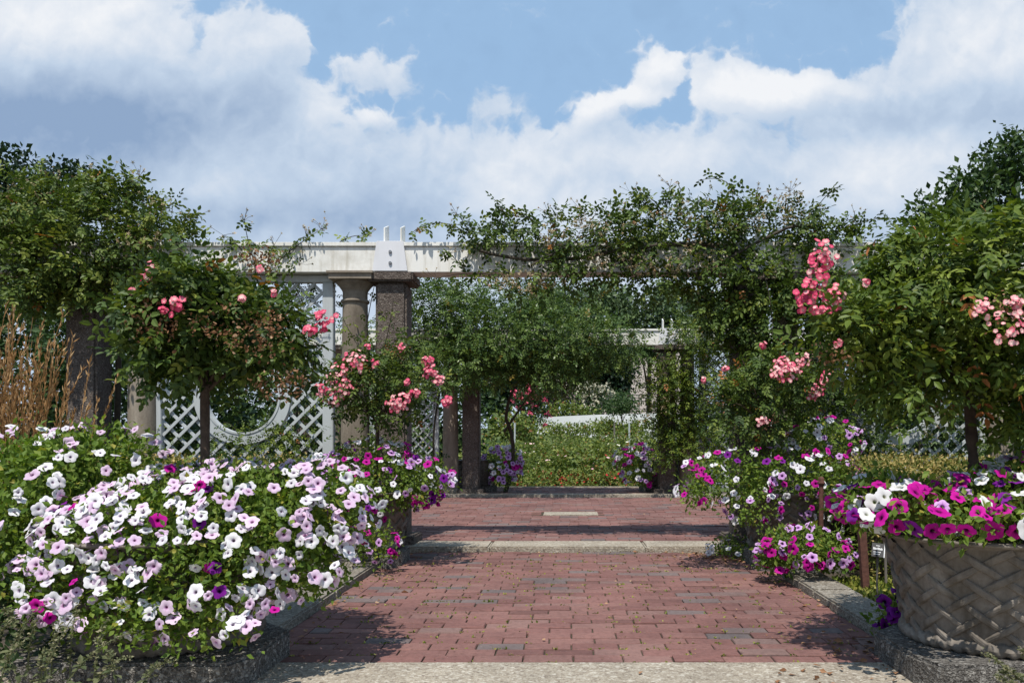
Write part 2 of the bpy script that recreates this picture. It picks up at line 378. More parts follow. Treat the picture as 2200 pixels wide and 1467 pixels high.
M['plinth'] = aggregate('plinth_aggregate', (.050, .045, .042), (.140, .130, .120), (.46, .44, .41), 78, 1.0, .7)
def column_mat():
    m, nt, b = mat('weathered_concrete'); co = coord(nt)
    n = tex(nt, 'Noise', 2.4, coord(nt, 'Object', (1.6, 1.6, .5)), Detail=8.0, Roughness=.65).outputs[0]
    c = ramp(nt, n, [(.3, (.13, .105, .080)), (.5, (.245, .205, .160)), (.7, (.36, .315, .255))])
    f = tex(nt, 'Noise', 60, co, Detail=5.0).outputs[0]
    c = mixc(nt, .5, c, ramp(nt, f, [(.35, (.75, .74, .72)), (.6, (1.05, 1.05, 1.05))]), 'MULTIPLY')
    nt.links.new(c, b.inputs['Base Color']); b.inputs['Roughness'].default_value = .85; b.inputs['Specular IOR Level'].default_value = .2
    bump(nt, b, f, .3, .004)
    return m
M['column'] = column_mat()
def paint_mat(name, base, dirt, amount=.55):
    """old white paint: faint vertical runs and patches of dirt"""
    m, nt, b = mat(name)
    v = tex(nt, 'Noise', 4.0, coord(nt, 'Object', (5, 5, .55)), Detail=7.0, Roughness=.62).outputs[0]
    p = tex(nt, 'Noise', 2.2, coord(nt), Detail=8.0, Roughness=.7).outputs[0]
    c = mixc(nt, nmath(nt, 'MULTIPLY', ramp(nt, v, [(.50, (0, 0, 0)), (.78, (1, 1, 1))]), amount), base, dirt)
    c = mixc(nt, nmath(nt, 'MULTIPLY', ramp(nt, p, [(.52, (0, 0, 0)), (.75, (1, 1, 1))]), amount * .8), c, tuple(x * .9 for x in dirt))
    nt.links.new(c, b.inputs['Base Color']); b.inputs['Roughness'].default_value = .55; b.inputs['Specular IOR Level'].default_value = .3
    bump(nt, b, v, .08, .004)
    return m
M['paint'] = paint_mat('white_paint', (.76, .745, .70), (.40, .36, .28), .8)
M['lattice'] = paint_mat('shaded_lattice_paint', (.45, .475, .48), (.32, .32, .30), .4)  # white trellis paint greyed: shade under beam and crown put into the colour
M['steel'] = paint_mat('painted_steel', (.66, .66, .68), (.52, .50, .50), .3)
M['bolt'] = plain('bolt_steel', (.28, .28, .29), .4, .5, .2, 40, 0, .7)
M['rust'] = plain('rusty_iron', (.105, .045, .032), .75, .3, .35, 40, .3)
M['stake'] = plain('grey_stake', (.15, .13, .11), .6, .4, .2, 30)
M['sign_black'] = plain('sign_black', (.012, .012, .016), .4, .5, .2, 10)
M['sign_white'] = plain('sign_white', (.75, .75, .75), .6, .3, .05, 10)
M['wall_white'] = plain('white_wall', (.66, .66, .66), .8, .2, .10, 1.2)
M['rail'] = plain('dark_rail', (.05, .05, .055), .5, .3, .2, 8)
def pot_mat():
    m, nt, b = mat('terracotta_grey'); co = coord(nt)
    n = tex(nt, 'Noise', 5, co, Detail=8.0, Roughness=.65).outputs[0]
    c = ramp(nt, n, [(.3, (.120, .102, .084)), (.55, (.195, .172, .148)), (.75, (.30, .275, .245))])
    f = tex(nt, 'Noise', 70, co, Detail=5.0).outputs[0]
    c = mixc(nt, .5, c, ramp(nt, f, [(.35, (.78, .76, .74)), (.62, (1.05, 1.05, 1.05))]), 'MULTIPLY')
    v = tex(nt, 'Noise', 3.0, coord(nt, 'Object', (6, 6, .8)), Detail=7.0, Roughness=.65).outputs[0]
    c = mixc(nt, .8, c, ramp(nt, v, [(.34, (.58, .56, .52)), (.52, (1, 1, 1)), (.72, (1.30, 1.28, 1.25))]), 'MULTIPLY')
    nt.links.new(c, b.inputs['Base Color']); b.inputs['Roughness'].default_value = .85; b.inputs['Specular IOR Level'].default_value = .2
    bump(nt, b, f, .35, .004)
    return m
M['pot'] = pot_mat()

# ------------------------------------------------------------------ ground, paths
def tz(x, y):
    """height of the land"""
    y = np.asarray(y, float); x = np.asarray(x, float)
    z = -0.03 + np.clip(y - 14.2, 0, 30) * .012 + np.clip((y - 44) / 4, 0, 1) ** 2 * (3 - 2 * np.clip((y - 44) / 4, 0, 1)) * .8
    return z + np.clip(y - 52, 0, 60) * .02
ys = np.concatenate([np.linspace(-60, -2, 12), np.linspace(0, 60, 90), np.linspace(64, 320, 24)])
xs = np.concatenate([np.linspace(-260, -20, 14), np.linspace(-18, 18, 40), np.linspace(20, 260, 14)])
X, Y = np.meshgrid(xs, ys, indexing='ij')
g = MB(); g.grid(np.stack([X, Y, tz(X, Y)], -1))
def ground_mat():
    m, nt, b = mat('ground_cover'); co = coord(nt)
    sp = nt.nodes.new('ShaderNodeSeparateXYZ'); nt.links.new(co, sp.inputs[0])
    n = tex(nt, 'Noise', 1.4, co, Detail=9.0, Roughness=.7).outputs[0]
    soil = ramp(nt, n, [(.3, (.028, .021, .015)), (.7, (.082, .062, .042))])
    grass = ramp(nt, n, [(.3, (.035, .060, .016)), (.7, (.085, .115, .030))])
    far = nmath(nt, 'GREATER_THAN', sp.outputs[1], 14.3)
    nt.links.new(mixc(nt, far, soil, grass), b.inputs['Base Color']); b.inputs['Roughness'].default_value = .95
    bump(nt, b, tex(nt, 'Noise', 14, co, Detail=8.0).outputs[0], .8, .03)
    return m
tag(g.build('ground', ground_mat(), smooth=True), kind='structure')

PL, PR = -1.305, 1.395            # lower path, inside the kerbs
Y0, Y1 = 3.285, 6.455             # lower path from the paved strip to the step
TZ = .045                         # level of the upper terrace
def bricks(mb, x0, x1, y0, y1, z, along='x', clip=None, bl=.205, bw=.1005, gap=.006, start=0.0):
    rows = int(round((y1 - y0) / bw)) if along == 'x' else int(round((x1 - x0) / bw))
    step = ((y1 - y0) if along == 'x' else (x1 - x0)) / max(rows, 1)
    for r in range(rows):
        u0, u1 = (x0, x1) if along == 'x' else (y0, y1)
        u = u0 - (bl * .5 if r % 2 else 0) - start - rng.uniform(0, .025)
        c0 = (y0 if along == 'x' else x0) + r * step
        while u < u1 - .01:
            l = bl + rng.normal(0, .0015); a, b = max(u, u0), min(u + l - gap, u1); u += l
            if b - a < .02: continue
            g1, g2 = gap * rng.uniform(.25, .75), gap * rng.uniform(.25, .75)
            q = (a, b, c0 + g1, c0 + step - g2) if along == 'x' else (c0 + g1, c0 + step - g2, a, b)
            if clip and clip((q[0] + q[1]) / 2, (q[2] + q[3]) / 2): continue
            e = rng.uniform(.002, .0045); h = z + rng.normal(0, .0019); tl = rng.normal(0, .0015, 4)
            t = rng.choice([rng.uniform(.05, .35), rng.uniform(.3, .75), rng.uniform(.7, .88), rng.uniform(.9, 1)], p=[.18, .61, .13, .08])
            V = [(q[0], q[2], z - .03), (q[1], q[2], z - .03), (q[1], q[3], z - .03), (q[0], q[3], z - .03),
                 (q[0], q[2], h - e), (q[1], q[2], h - e), (q[1], q[3], h - e), (q[0], q[3], h - e),
                 (q[0] + e, q[2] + e, h + tl[0]), (q[1] - e, q[2] + e, h + tl[1]), (q[1] - e, q[3] - e, h + tl[2]), (q[0] + e, q[3] - e, h + tl[3])]
            mb.add(V, [[(0, 1, 5, 4), (1, 2, 6, 5), (2, 3, 7, 6), (3, 0, 4, 7), (4, 5, 9, 8), (5, 6, 10, 9), (6, 7, 11, 10), (7, 4, 8, 11), (8, 9, 10, 11)]], 0, t)
mb = MB(); bricks(mb, PL + .105, PR - .105, Y0, Y1, 0.0)
bricks(mb, PL, PL + .105, Y0, Y1, 0.0, 'y'); bricks(mb, PR - .105, PR, Y0, Y1, 0.0, 'y')
tag(mb.build('brick_path', M['brick']), 'red brick path with mossy joints between two low concrete kerbs', kind='structure')
mb = MB(); mb.box(PL - .02, PR + .02, Y0 - .02, Y1 + .02, -.12, -.0085); tag(mb.build('path_bed', M['joint']), kind='structure')
SLAB = (-.265, .352, 9.09, 9.52)
mb = MB(); bricks(mb, -5.6, 5.6, 6.835, 11.86, TZ, clip=lambda x, y: SLAB[0] - .06 < x < SLAB[1] + .06 and SLAB[2] < y < SLAB[3])
tag(mb.build('brick_terrace', M['brick']), kind='structure')
mb = MB(); mb.box(-5.62, 5.62, 6.82, 11.87, -.1, TZ - .0085); tag(mb.build('terrace_bed', M['joint']), kind='structure')
mb = MB(); mb.box(SLAB[0], SLAB[1], SLAB[2] + .03, SLAB[3] - .02, -.02, TZ + .004)
tag(mb.build('stone_slab', M['stone'], bevel=.004), 'small pale rectangular stone slab set into the brick terrace', 'slab')
FZ = .085
mb = MB(); bricks(mb, -1.9, 2.05, 12.12, 13.55, FZ); tag(mb.build('far_brick_path', M['brick']), kind='structure')
mb = MB(); mb.box(-1.93, 2.08, 12.10, 13.56, -.1, FZ - .0085); tag(mb.build('far_path_bed', M['joint']), kind='structure')
mb = MB(); mb.box(-5.6, 5.6, 11.875, 12.095, -.1, FZ + .004); tag(mb.build('far_step', M['stone'], bevel=.008), kind='structure')
mb = MB(); mb.box(-1.95, 2.1, 13.565, 13.72, -.1, FZ + .012); tag(mb.build('far_edge_kerb', M['stone'], bevel=.008), kind='structure')
# step stones: three long blocks with fine joints
mb = MB()
for a, b in ((-1.75, -.62), (-.615, .62), (.625, 1.85)): mb.box(a, b, 6.462, 6.83, -.1, TZ + rng.uniform(-.001, .002))
tag(mb.build('step', M['stone'], bevel=.012), 'pale aggregate stone step across the brick path', kind='structure')
mb = MB(); mb.box(-6, 6, -4, 3.278, -.12, .001); tag(mb.build('pavement', M['stone']), kind='structure')
for x0, x1 in ((PL - .235, PL - .003), (PR + .003, PR + .235)):
    mb = MB()
    for a, b in ((3.30, 4.62), (4.624, 5.55), (5.554, 6.45)): mb.box(x0, x1, a, b, -.1, .046 + rng.uniform(-.002, .002))
    tag(mb.build('kerb', M['kerbstone'], bevel=.010), kind='structure')

# moss and weeds in the joints, fallen leaves
BL = np.array([(0, 0, 0), (.35, .16, .06), (.35, -.16, .06), (1, 0, 0)]); BLF = [np.array([(0, 1, 2)]), np.array([(1, 3, 2)])]
LEAF4 = np.array([(0, 0, 0), (.42, .30, .07), (1, 0, -.04), (.42, -.30, .07)]); LEAF4F = [np.array([(0, 3, 2), (0, 2, 1)])]
LEAF8 = np.array([(0, 0, 0), (.30, .27, .06), (.30, 0, -.01), (.30, -.27, .06), (.70, .23, .05), (.70, 0, -.03), (.70, -.23, .05), (1, 0, -.10)])
LEAF8F = [np.array([(0, 2, 1), (0, 3, 2), (4, 5, 7), (5, 6, 7)]), np.array([(1, 2, 5, 4), (2, 3, 6, 5)])]
LANCE = np.array([(0, 0, 0), (.45, .17, .05), (1, 0, -.10), (.45, -.17, .05)])
def frames(D, Nn):
    D = unit(D); Y_ = unit(np.cross(Nn, D)); Z_ = np.cross(D, Y_); return D, Y_, Z_
mb = MB()
n = 620
P = np.stack([rng.uniform(PL, PR, n), Y0 + (Y1 - Y0) * rng.random(n) ** 1.0, np.full(n, -.004)], 1)
P[:, 1] = Y0 + np.round((P[:, 1] - Y0) / .1023) * .1023
for p in P:
    k = rng.integers(3, 11); q = p + np.stack([rng.normal(0, .010, k), rng.normal(0, .004, k), np.zeros(k)], 1)
    D = rnd(k) * [1, 1, .5] + [0, 0, .6]
    mb.inst(LEAF4, LEAF4F, q, *frames(D, rnd(k)), rng.uniform(.006, .02, k), 0, rng.random(k))
tag(mb.build('moss', M['cover_leaf']), kind='stuff')
def litter(mb, n, fx, fy, z=.004, size=(.015, .045)):
    P = np.stack([fx(n), fy(n), np.full(n, z) + rng.uniform(0, .008, n)], 1)
    a = rng.uniform(0, 6.28, n); D = np.stack([np.cos(a), np.sin(a), rng.normal(0, .15, n)], 1)
    mb.inst(LEAF4, LEAF4F, P, *frames(D, np.array([[0, 0, 1.]]) + rng.normal(0, .35, (n, 3))), rng.uniform(*size, n), 0, rng.random(n))
mb = MB()
litter(mb, 150, lambda n: rng.normal(1.15, .22, n), lambda n: rng.normal(6.15, .16, n))
litter(mb, 70, lambda n: PR - np.abs(rng.normal(0, .16, n)), lambda n: rng.uniform(3.3, 6.3, n))
litter(mb, 50, lambda n: PR - .02 - np.abs(rng.normal(0, .14, n)), lambda n: rng.normal(3.45, .13, n))
litter(mb, 60, lambda n: PL + np.abs(rng.normal(0, .16, n)), lambda n: rng.uniform(3.5, 6.4, n))
litter(mb, 80, lambda n: rng.uniform(PL, PR, n), lambda n: Y1 - np.abs(rng.normal(0, .06, n)), size=(.012, .03))
litter(mb, 95, lambda n: rng.uniform(PL, PR, n), lambda n: rng.uniform(3.3, 6.4, n), size=(.01, .026))
litter(mb, 120, lambda n: rng.uniform(-2.5, 2.5, n), lambda n: rng.uniform(6.9, 11, n), TZ + .004, (.015, .04))
litter(mb, 60, lambda n: rng.normal(1.2, .25, n), lambda n: rng.uniform(2.9, 3.28, n))
tag(mb.build('fallen_leaves', M['spent']), kind='stuff')

# ------------------------------------------------------------------ pergola
def build_pergola(yf, dz, label, rearmost=False):
    """yf: front face of the piers; a white timber beam on paired piers and columns"""
    root = thing('pergola', label, 'pergola', (0.03, yf, dz))
    zb, zt = 2.250, 2.487
    cx = .030
    bf, bb = yf - .005, yf + .215
    # beam in two lengths each side of the opening
    for a, b in ((-5.6, -1.443), (-1.439, 1.489), (1.493, 5.7)):
        mb = MB(); mb.box(a, b, bf, bb, zb + dz, zt - .03 + dz); bo = part(mb, 'beam', M['paint'], root, bevel=.004)
        mb = MB(); mb.box(a, b, bf - .016, bb + .016, zt - .028 + dz, zt + dz + .004); part(mb, 'coping', M['paint'], bo, bevel=.003)
    for s in (-1, 1):
        for xi in (1.462, 3.985):
            x0, x1 = sorted((cx + s * xi - .127 * s, cx + s * xi + .127 * s)); xm = (x0 + x1) / 2
            mb = MB(); mb.box(x0, x1, yf, yf + .25, .07 + dz, zb - .08 + dz); pier = part(mb, 'pier', M['pier'], root, bevel=.02)
            mb = MB(); mb.box(x0 - .062, x1 + .062, yf - .05, yf + .30, zb - .078 + dz, zb - .003 + dz); part(mb, 'capital', M['pier'], pier, bevel=.014)
            mb = MB(); mb.box(x0 - .07, x1 + .07, yf - .07, yf + .32, .0 + dz, .068 + dz + TZ); part(mb, 'base', M['pier'], pier, bevel=.012)
            if xi < 2:
                # steel clasp over the joint: tapered plate, bolts, twin blades
                hb, ht, z0, z1 = .142, .108, zb + .004 + dz, zt + .010 + dz
                y0, y1 = bf - .030, bf - .018
                V = [(xm - hb, y0, z0), (xm + hb, y0, z0), (xm + ht, y0, z1), (xm - ht, y0, z1), (xm - hb, y1, z0), (xm + hb, y1, z0), (xm + ht, y1, z1), (xm - ht, y1, z1)]
                mb = MB(); mb.add(V, [[(0, 1, 2, 3), (5, 4, 7, 6), (4, 0, 3, 7), (1, 5, 6, 2), (3, 2, 6, 7), (4, 5, 1, 0)]])
                mb.box(xm - ht, xm + ht, y1, bb + .02, z1 - .010, z1)
                br = part(mb, 'bracket', M['steel'], root, bevel=.003)
                for zz in (z0 + .065, z0 + .155):
                    mb = MB(); mb.lathe([(0, -.014), (.011, -.014), (.014, -.010), (.014, 0)], 6)
                    V = mb.V[0]; mb.V[0] = np.stack([V[:, 0] + xm + .004, V[:, 2] + y0, V[:, 1] + zz], 1); part(mb, 'bolt', M['bolt'], br)
                for xb in (xm - .055, xm + .080):
                    V = []
                    for xx in (xb - .006, xb + .006): V += [(xx, bf + .02, z1), (xx, bf + .17, z1), (xx, bf + .17, z1 + .172), (xx, bf + .02, z1 + .120)]
                    mb = MB(); mb.add(V, [[(0, 1, 2, 3), (7, 6, 5, 4), (0, 4, 5, 1), (1, 5, 6, 2), (2, 6, 7, 3), (3, 7, 4, 0)]])
                    part(mb, 'blade', M['paint'], br, bevel=.0015)
        for xi in (1.775, 3.525):
            c = (cx + s * xi, yf + .095, dz); h = zb
            mb = MB(); mb.lathe([(.120, .11), (.120, .16), (.118, .5), (.113, 1.2), (.101, h - .24)], 36, c); col = part(mb, 'column', M['column'], root, smooth=True)
            mb = MB(); mb.lathe([(.101, h - .24), (.112, h - .236), (.117, h - .226), (.112, h - .214), (.100, h - .21), (.100, h - .15), (.106, h - .135), (.128, h - .105), (.150, h - .082), (.152, h - .066), (0, h - .066)], 36, c)
            mb.box(c[0] - .172, c[0] + .172, c[1] - .172, c[1] + .172, h - .064 + dz, h - .022 + dz)
            mb.box(c[0] - .186, c[0] + .186, c[1] - .186, c[1] + .186, h - .020 + dz, h - .003 + dz)
            part(mb, 'capital', M['column'], col)
            mb = MB(); mb.lathe([(.17, .045), (.172, .07), (.165, .09), (.140, .10), (.122, .112)], 36, c); mb.box(c[0] - .19, c[0] + .19, c[1] - .19, c[1] + .19, -.02 + dz, .047 + dz); part(mb, 'base', M['column'], col)
    return root
near_perg = build_pergola(6.62, 0.0, 'white beamed pergola on concrete piers and columns, nearest across the path')
far_perg = build_pergola(12.12, FZ - TZ, 'white beamed pergola at the far side of the terrace before the rose garden')

def build_lattice(x0, x1, y, dz, label):
    """a white trellis panel with a round opening"""
    root = thing('garden_trellis', label, 'trellis', ((x0 + x1) / 2, y, dz), 'trellis panels between the columns')
    zb, zt = .10 + dz, 2.245 + dz; w = .088; cx, cz, R = (x0 + x1) / 2 - .0, 1.25 + dz, .40
    for a in (x0, x1 - w):
        mb = MB(); mb.box(a, a + w, y - .035, y + .035, zb, zt - .062); part(mb, 'post', M['lattice'], root, bevel=.004)
    for z in ((zt - .060, zt - .002), (zb + .02, zb + .10)):
        mb = MB(); mb.box(x0 + (0 if z[0] > 1 else w + .002), x1 - (0 if z[0] > 1 else w + .002), y - .034, y + .034, *z); part(mb, 'rail', M['lattice'], root, bevel=.004)
    a = np.linspace(0, 2 * np.pi, 65)
    def ringmesh(r0, r1, ya, yb):
        pr = [(r0, ya), (r1, ya), (r1, yb), (r0, yb), (r0, ya)]
        V = np.array([[(cx + r * math.cos(t), yy, cz + r * math.sin(t)) for r, yy in pr] for t in a]); m_ = MB(); m_.grid(V); return m_
    part(ringmesh(R - .085, R, y - .03, y + .03), 'ring', M['lattice'], root)
    part(ringmesh(R - .10, R - .083, y - .036, y + .036), 'ring_lip', M['lattice'], root)
    mb = MB(); ix0, ix1, iz0, iz1 = x0 + w, x1 - w, zb + .10, zt - .062; sp = .140; hw = .0118
    for sgn, yy in ((1, y - .0085), (-1, y + .0085)):
        span = (iz1 - iz0)
        for k in np.arange(ix0 - span, ix1 + span, sp):
            # line x = k + s*(z-iz0) (or mirrored); clip to the rectangle, then cut by the ring
            z0_, z1_ = iz0, iz1
            f = (lambda z: k + (z - iz0)) if sgn > 0 else (lambda z: k + span - (z - iz0))
            ts = np.linspace(iz0, iz1, 241); xx = f(ts)
            ok = (xx > ix0) & (xx < ix1) & (np.hypot(xx - cx, ts - cz) > R - .02)
            run = np.flatnonzero(np.diff(np.concatenate([[0], ok.astype(int), [0]])))
            for i, j in zip(run[::2], run[1::2]):
                if j - i < 4: continue
                za, zb_ = ts[i], ts[j - 1]; pa, pb = np.array([f(za), za]), np.array([f(zb_), zb_])
                t = (pb - pa) / np.linalg.norm(pb - pa); nn = np.array([-t[1], t[0]]) * hw
                q = [pa + nn, pb + nn, pb - nn, pa - nn]
                V = [(v[0], yy - .007, v[1]) for v in q] + [(v[0], yy + .007, v[1]) for v in q]
                mb.add(V, [[(0, 1, 2, 3), (7, 6, 5, 4), (0, 4, 5, 1), (1, 5, 6, 2), (2, 6, 7, 3), (3, 7, 4, 0)]])
    part(mb, 'lattice', M['lattice'], root)
    return root
build_lattice(-3.43, -1.925, 6.74, 0, 'white diamond trellis with round opening left of the brick path, under the near beam')
build_lattice(1.985, 3.49, 6.74, 0, 'white diamond trellis mostly hidden by leaves behind the right-hand box hedge')
build_lattice(-3.43, -1.925, 12.24, .04, 'white diamond trellis with round opening left of the far brick strip')
build_lattice(1.985, 3.49, 12.24, .04, 'white diamond trellis behind the climber right of the far strip')

# ------------------------------------------------------------------ plant building blocks
def ell_points(c, r, n, surf=.5):
    """points in an ellipsoid, pushed towards its surface; returns points and outward directions"""
    d = rnd(n); u = rng.random(n) ** (1 / 3); u = u + (1 - u) * surf * rng.random(n)
    lump = 1 + .16 * np.sin(d[:, 0] * 5.1 + c[0] * 3) * np.cos(d[:, 2] * 4.3 + c[1]) + .10 * np.sin(d[:, 1] * 9 + d[:, 0] * 7)
    q = d * (u * lump)[:, None] * .88
    return np.asarray(c) + q * np.asarray(r), unit(d / np.asarray(r))
def clusters(blobs, per=10, spread=.07, surf=.5):
    """blobs: (centre, radii, n leaves) -> leaf positions in tufts, and outward directions"""
    P, O = [], []
    for c, r, n in blobs:
        k = max(1, int(n / per)); p, o = ell_points(c, r, k, surf)
        i = np.repeat(np.arange(k), per)
        P.append(p[i] + np.clip(rng.normal(0, spread, (k * per, 3)), -1.7 * spread, 1.7 * spread)); O.append(unit(o[i] + rng.normal(0, .35, (k * per, 3))))
    return np.concatenate(P), np.concatenate(O)
def compound(mb, P, O, size, mat=0, tint=None, droop=.35, up=.75, tv=LEAF8, tf=LEAF8F, pairs=2, wide=1.0):
    """rose leaves: an end leaflet and pairs of leaflets along a stalk"""
    n = len(P); sz = np.asarray(size) * rng.uniform(.7, 1.25, n)
    D = unit(O * .8 + rng.normal(0, .55, (n, 3)) + [0, 0, -droop]); Nn = unit(O * .35 + rng.normal(0, .38, (n, 3)) + [0, -.12, up])
    X_, Y_, Z_ = frames(D, Nn)
    t = (rng.random(n) if tint is None else np.asarray(tint)) * np.ones(n)
    t = np.where(rng.random(n) < .009, 1.0, np.clip(t, 0, .93))
    L = sz * .44
    mb.inst(tv, tf, P + D * (sz * .68)[:, None], X_, Y_, Z_, np.stack([L, L * wide, L], 1), mat, np.where(t > .98, t, np.clip(t + rng.normal(0, .03, n), 0, .95)))
    for k in range(pairs):
        f = .46 - .34 * k
        for s in (1, -1):
            d = unit(X_ * .55 + Y_ * s * .85 + rng.normal(0, .12, (n, 3)) + [0, 0, -.1])
            nn = unit(Z_ + rng.normal(0, .18, (n, 3)))
            l = L * (.88 - .1 * k)
            mb.inst(tv, tf, P + D * (sz * f)[:, None], *frames(d, nn), np.stack([l, l * wide, l], 1), mat, np.where(t > .98, t, np.clip(t + rng.normal(0, .05, n), 0, .95)))
def simple_leaves(mb, P, O, size, mat=0, tint=None, up=.5, droop=.1, tv=LEAF4, tf=LEAF4F, rand=.6):
    n = len(P); D = unit(O + rng.normal(0, rand, (n, 3)) + [0, 0, -droop]); Nn = unit(O * .4 + rng.normal(0, .45, (n, 3)) + [0, -.1, up])
    mb.inst(tv, tf, P, *frames(D, Nn), np.asarray(size) * rng.uniform(.65, 1.3, n), mat, rng.random(n) if tint is None else tint)
def bez(a, b, c, n=9):
    t = np.linspace(0, 1, n)[:, None]; return (1 - t) ** 2 * np.asarray(a) + 2 * t * (1 - t) * np.asarray(b) + t * t * np.asarray(c)
OCT = np.array([(1, 0, 0), (0, 1, 0), (-1, 0, 0), (0, -1, 0), (0, 0, 1), (0, 0, -1)]) * 1.0
OCTF = [np.array([(0, 1, 4), (1, 2, 4), (2, 3, 4), (3, 0, 4), (1, 0, 5), (2, 1, 5), (3, 2, 5), (0, 3, 5)])]
STAR = np.array([(0, 0, 0)] + [(math.cos(k * 2 * math.pi / 5 + o) * r, math.sin(k * 2 * math.pi / 5 + o) * r, z) for k in range(5) for o, r, z in ((-.35, .45, .1), (0, 1, .3), (.35, .45, .1))])
STARF = [np.array([(0, 1 + 3 * k, 2 + 3 * k) for k in range(5)] + [(0, 2 + 3 * k, 3 + 3 * k) for k in range(5)])]
def hips(mb, P, r, mat=0):
    """spent star-shaped calyces with small hips"""
    n = len(P); D = rnd(n) + [0, 0, .5]
    mb.inst(OCT, OCTF, P, *frames(D, rnd(n)), r * .45, mat, rng.random(n))
    mb.inst(STAR, STARF, P, *frames(rnd(n), unit(D + rng.normal(0, .3, (n, 3)))), r * rng.uniform(.8, 1.5, n), mat, rng.uniform(.3, 1, n))
def shoot(stems, leaves, hp, a, b, bow=(0, 0, .08), r=.004, n_leaf=10, size=.085, hip=0, mat=0, tint=None, hipr=.013):
    """a wand from a to b with leaves along it and, if asked, a head of hips at its tip"""
    a, b = np.asarray(a, float), np.asarray(b, float)
    P = bez(a, (a + b) / 2 + np.asarray(bow), b, 10)
    stems.tube(P, np.linspace(r, r * .45, 10), 5)
    t = rng.uniform(.1, 1, n_leaf); i = np.clip((t * 9).astype(int), 0, 8); f = (t * 9 - i)[:, None]
    Q = P[i] * (1 - f) + P[i + 1] * f
    compound(leaves, Q, rnd(n_leaf) * [1, 1, .5], size, mat, tint if tint is None else np.clip(rng.normal(tint, .1, n_leaf), 0, 1), wide=1.05)
    if hip and hp is not None:
        T = b + rng.normal(0, .045, (hip, 3)) * [1, .8, .9] + [0, 0, .03]
        for q in T[:8]: stems.tube(np.array([b - (b - P[-2]) * .5, (b + q) / 2, q]), r * .35, 3)
        hips(hp, T, hipr)
# petal cups for the small pink roses
def rose_template():
    V, Fq = [], []
    for ring, (n, r, tilt, w) in enumerate(((5, 1.0, .22, .50), (5, .72, .5, .44), (3, .40, .9, .30))):
        for k in range(n):
            a = 2 * math.pi * (k + ring * .5) / n; c, s = math.cos(a), math.sin(a); b0 = len(V)
            for (t, u) in ((0, 0), (.55, -w), (.55, w), (1.0, -w * .75), (1.0, w * .75)):
                V.append((c * t * r - s * u * r, s * t * r + c * u * r, tilt * t * r * (1.0 if t < .9 else .75) - .08 * ring))
            Fq.append((b0, b0 + 1, b0 + 2)); Fq.append((b0 + 1, b0 + 3, b0 + 4)); Fq.append((b0 + 1, b0 + 4, b0 + 2))
    V = np.array(V); return V, [np.array(Fq)]
ROSE, ROSEF = rose_template()
ROSEVT = .45 - .75 * np.hypot(ROSE[:, 0], ROSE[:, 1])
def rose_cluster(root, c, R, n, r=.022, pale=.35, out=(0, -1, .4), name='flower_cluster', m='pink', label=None):
    R = R * min(1, (n / 22) ** .5)
    mb = MB(); P = np.asarray(c) + rnd(n) * rng.random((n, 1)) ** .5 * R * [1, .8, 1]
    O = unit(unit(P - np.asarray(c)) * .6 + np.asarray(out) + rng.normal(0, .25, (n, 3)))
    t = np.clip(rng.normal(pale, .28, n), 0, 1)
    X_, Y_, Z_ = frames(np.cross(O, rnd(n)), O)
    mb.inst(ROSE, ROSEF, P, X_, Y_, Z_, r * rng.uniform(.65, 1.25, n), 0, t, vt=ROSEVT)
    o = part(mb, name, M[m], root)
    return o

# ------------------------------------------------------------------ petunias
def petunia_template(v):
    A = 20; a = np.linspace(0, 2 * np.pi, A, endpoint=False); lob = np.cos(5 * a)
    rings = [(.05, -.95), (.10, -.50), (.17, -.15), (.28, -.03), (.60, .015), (.86, .01), (1.0, -.035)]
    V = []
    for i, (r, z) in enumerate(rings):
        k = max(0, (i - 3) / 3)
        rr = r * (1 + .105 * k * (lob - .25 * np.cos(10 * a)) + .035 * k * np.sin(2 * a + v * 2.1)); zz = z + k * (.055 * np.sin(5 * a + 1.1 + v) + .05 * np.sin(2 * a + v * 1.7) + .025 * np.sin(10 * a + v))
        V.append(np.stack([rr * np.cos(a), rr * np.sin(a), zz], 1))
    V = np.concatenate(V); i, j = np.meshgrid(np.arange(len(rings) - 1), np.arange(A), indexing='ij'); j2 = (j + 1) % A
    f = np.stack([i * A + j, i * A + j2, (i + 1) * A + j2, (i + 1) * A + j], -1).reshape(-1, 4)
    return V, [f]
PT = [petunia_template(v) for v in range(4)]
PMESH = {}
for c in PET:
    for v in range(4):
        mb = MB(); mb.add(PT[v][0], PT[v][1], 0, .2 + .25 * v, PT[v][0]); o = mb.build('petunia_flower', [PET[c]], smooth=True, lp=True)
        PMESH[c, v] = o.data; bpy.data.objects.remove(o)
